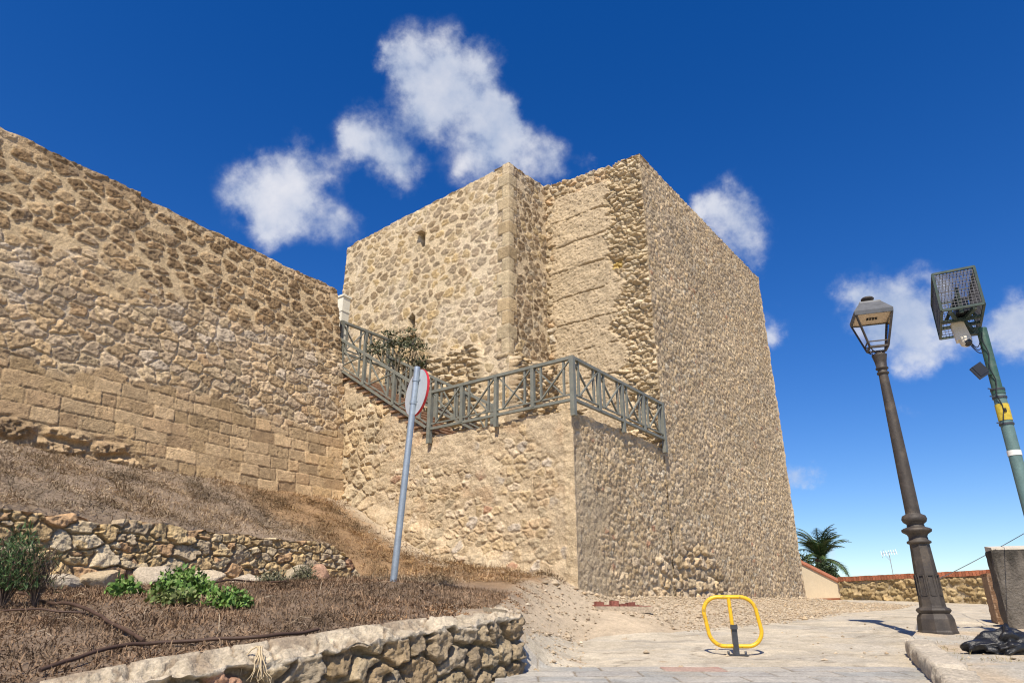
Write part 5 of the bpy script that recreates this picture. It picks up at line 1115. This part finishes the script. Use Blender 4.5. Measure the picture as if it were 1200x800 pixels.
def make_weeds():
    weed(143, 694, 6.9, (.17, .15, .17), 420, 'small bright green weed left of the whitish boulder', 100)
    weed(213, 690, 7.0, (.33, .2, .24), 1100, 'largest green weed, spreading just in front of the whitish boulder', 120)
    weed(200, 708, 6.5, (.24, .15, .12), 480, 'yellowish green low weed in front of the largest weed', 140, [(.14, .18, .05), (.17, .19, .07), (.10, .14, .04)])
    weed(264, 715, 6.5, (.22, .16, .16), 560, 'green weed at the right end of the weeds, above the hose', 160)
    weed(318, 684, 8.6, (.22, .14, .16), 420, 'small grey green bush against the dry stone wall', 180, [(.15, .15, .09), (.11, .115, .06), (.2, .18, .11)], 'grey_bush', None, .018, .05, 'bush')
    weed(355, 684, 8.9, (.17, .14, .2), 360, 'greyish bush in front of the upright brownish boulder', 190, [(.16, .15, .085), (.12, .12, .06), (.2, .17, .1)], 'grey_bush', None, .018, .05, 'bush')
    # spiky shrubs at the left edge
    for (u, v, y, rad, n, lab, cols, sd) in ((8, 690, 6.2, (.26, .24, .62), 1500, 'upright green needle leaved shrub at the left edge, before the dry stone wall', [(.05, .095, .03), (.07, .12, .04), (.035, .065, .02)], 200), (42, 698, 6.3, (.20, .18, .50), 450, 'half dead twiggy shrub right of the green needle leaved shrub', [(.17, .12, .08), (.12, .09, .06), (.09, .10, .04)], 220)):
        p = pt(u, v, y); z = gz(p[0], p[1]); r = empty('spiky_shrub', (p[0], p[1], z)); tag(r, lab, 'shrub')
        stems('stems', r, (p[0], p[1], z), rad, 34, .006, sd, (.13, .09, .065)); leaf_cloud('leaves', r, (p[0], p[1], z + rad[2] * .22), (rad[0], rad[1], rad[2] * .85), n, .010, .075, cols, sd + 1, up=1.2, shell=.45)
    # olive-leaved bush growing on the stair
    p = pt(468, 428, 18.2); r = empty('olive_bush', (p[0], p[1], PZ + 1.2)); tag(r, 'olive green leafy bush growing between the stair and the tower', 'bush'); B = (p[0], p[1], PZ + 1.2)
    stems('stems', r, B, (.85, .6, 2.7), 16, .022, 240, (.16, .13, .09))
    for k, (dx, dz, rd, n) in enumerate(((-.55, 1.05, .42, 380), (-.1, 1.35, .45, 420), (.35, 1.15, .45, 430), (.6, .7, .4, 330), (.0, .75, .5, 420), (.25, 1.7, .22, 90), (-.35, 1.62, .2, 80))):
        leaf_cloud('foliage', r, (p[0] + dx * 1.1, p[1] + random.uniform(-.2, .2), B[2] + dz + .9), (rd, rd * .8, rd * .95), int(n * .55), .045, .12, G_OLIVE, 250 + k, up=.3, shell=.5, flat=1.0)
    # withered root hanging over the low wall
    p = pt(303, 768, 5.05); m = MB(); rg = np.random.default_rng(9)
    for k in range(9):
        q = [Vector((p[0] + rg.normal(0, .02), p[1], p[2] + .06))]; a = rg.uniform(-1, 1)
        for j in range(6): q.append(q[-1] + Vector((a * .03 + rg.normal(0, .015), -.012 + rg.normal(0, .012), -.035 + rg.normal(0, .012))))
        m.tube(q, [.006, .006, .005, .004, .003, .002, .001], 5, col=(.50, .40, .26))
    o = m.build('withered_root', M['twig']); center(o); tag(o, 'pale withered root trailing over the front of the low stone wall', 'root')
make_weeds()
def make_hoses():
    def hose(pix, lab, r=.013):
        pts = []
        for (u, v, y) in pix: pts.append(pt(u, v, y)[:2])
        pts = np.array(pts); s = np.concatenate([[0], np.cumsum(np.hypot(*np.diff(pts, axis=0).T))]); t = np.linspace(0, s[-1], 70); x = np.interp(t, s, pts[:, 0]); y = np.interp(t, s, pts[:, 1])
        ker = np.hanning(11); ker /= ker.sum(); x = np.convolve(np.pad(x, 5, mode='edge'), ker, 'valid'); y = np.convolve(np.pad(y, 5, mode='edge'), ker, 'valid')
        z = ground_z(x, y) + .045 + .012 * np.sin(t * 5); m = MB(); m.tube(np.stack([x, y, z], -1), r, 8); o = m.build('irrigation_hose', M['hose']); center(o); tag(o, lab, 'hose', 'irrigation hoses on the bed')
    def D(u, v):       # distance where the sight line meets the bed
        d = ray(u, v); ys = np.linspace(3, 14, 600); g = ground_z(d[0] / d[1] * ys, ys); h = d[2] / d[1] * ys; k = np.argmax(h < g); return ys[k] if k > 0 else 6.0
    def L(*a): return [(u, v, D(u, v)) for (u, v) in a]
    hose(L((20, 700), (60, 712), (100, 722), (135, 738), (168, 762)), 'brown hose curving from the left shrub down to the long hose', .014)
    hose(L((40, 797), (90, 782), (130, 768), (170, 761), (230, 757), (300, 757), (330, 752), (375, 742)), 'long dark hose running along the back of the low wall top')
    hose(L((0, 722), (60, 724), (100, 724)), 'short dark hose crossing the bed at the left edge', .008)
    hose(L((245, 688), (262, 686), (300, 685), (335, 687)), 'dark hose at the foot of the flat cream boulder', .011)
make_hoses()

# ------------------------------------------------------------------ palm and shrubs beyond the cream wall
def make_palm():
    p = pt(960, 690, 36); z0 = gz(p[0], p[1]); r = empty('palm_tree', (p[0], p[1], z0)); tag(r, 'green feather palm rising behind the cream wall', 'palm tree')
    C = Vector(pt(962, 655, 36)); m = MB(); n = 10; m.tube([Vector((p[0], p[1], z0 - .2)).lerp(C, t) for t in np.linspace(0, 1, n)], [.30 - .05 * t + .02 * (k % 2) for k, t in enumerate(np.linspace(0, 1, n))], 12); m.build('trunk', M['bark'], r)
    rg = np.random.default_rng(31); fr = 46
    for k in range(fr):
        a = 2 * math.pi * k * .618 + rg.uniform(-.2, .2); el = rg.uniform(.75, 1.5) if k % 5 else rg.uniform(-.2, .5); Ln = rg.uniform(1.7, 2.35); b = MB(); d = Vector((math.cos(a), math.sin(a), 0)); pts = []; q = C.copy(); ang = el
        for j in range(14):
            pts.append(q.copy()); q = q + (d * math.cos(ang) + Vector((0, 0, 1)) * math.sin(ang)) * (Ln / 14); ang -= .035 + .013 * j
        b.tube(pts, [.03 * (1 - j / 15) + .006 for j in range(14)], 5, col=(.10, .11, .04)); side = d.cross(Vector((0, 0, 1))); V = []; F = []; Cc = []
        for j in range(1, 14):
            for i2 in range(3):
                t = (j - 1 + i2 / 3) / 13; q0 = pts[j - 1].lerp(pts[j], i2 / 3); tg = (pts[j] - pts[j - 1]).normalized(); l = .50 * math.sin(math.pi * min(1, .12 + t * .93)) ** .6 * rg.uniform(.8, 1.1)
                for sgn in (-1, 1):
                    e = (side * sgn * .8 + tg * .75 + Vector((0, 0, rg.uniform(-.35, .1)))).normalized(); w = tg * .022; i = len(V); V += [tuple(q0 - w), tuple(q0 + w), tuple(q0 + e * l - Vector((0, 0, .08 * l)))]; F.append((i, i + 1, i + 2)); Cc += [np.array((.045, .085, .028)) * rg.uniform(.6, 1.5)] * 3
        b.add(V, [np.array(F)], np.array(Cc), True); b.build('frond', M['leaf'], r)
make_palm()
def make_far_shrubs():
    for (u, v, y, rad, n, lab, sd) in ((968, 668, 34, (.55, .5, 1.2), 2400, 'dark rounded shrub below the palm on its right', 60), (938, 660, 35, (.8, .6, 1.3), 2000, 'dark shrub between the tower edge and the palm', 70), (976, 683, 31.5, (.55, .4, .55), 1000, 'low dark shrub at the lower end of the sloping cream wall', 80)):
        p = pt(u, v, y); z = gz(p[0], p[1]); r = empty('dark_shrub', (p[0], p[1], z)); tag(r, lab, 'shrub', 'dark shrubs behind the cream wall'); zc = p[2] - rad[2] * .35
        stems('stems', r, (p[0], p[1], z), (rad[0], rad[1], max(.5, zc - z + rad[2] * .5)), 10, .03, sd, (.12, .09, .06))
        for k in range(4): leaf_cloud('foliage', r, (p[0] + random.uniform(-.3, .3) * rad[0], p[1] + random.uniform(-.3, .3) * rad[1], zc + random.uniform(-.35, .15) * rad[2]), (rad[0] * .75, rad[1] * .75, rad[2] * .7), n // 4, .07, .11, G_DARK, sd + k, shell=.4)
make_far_shrubs()
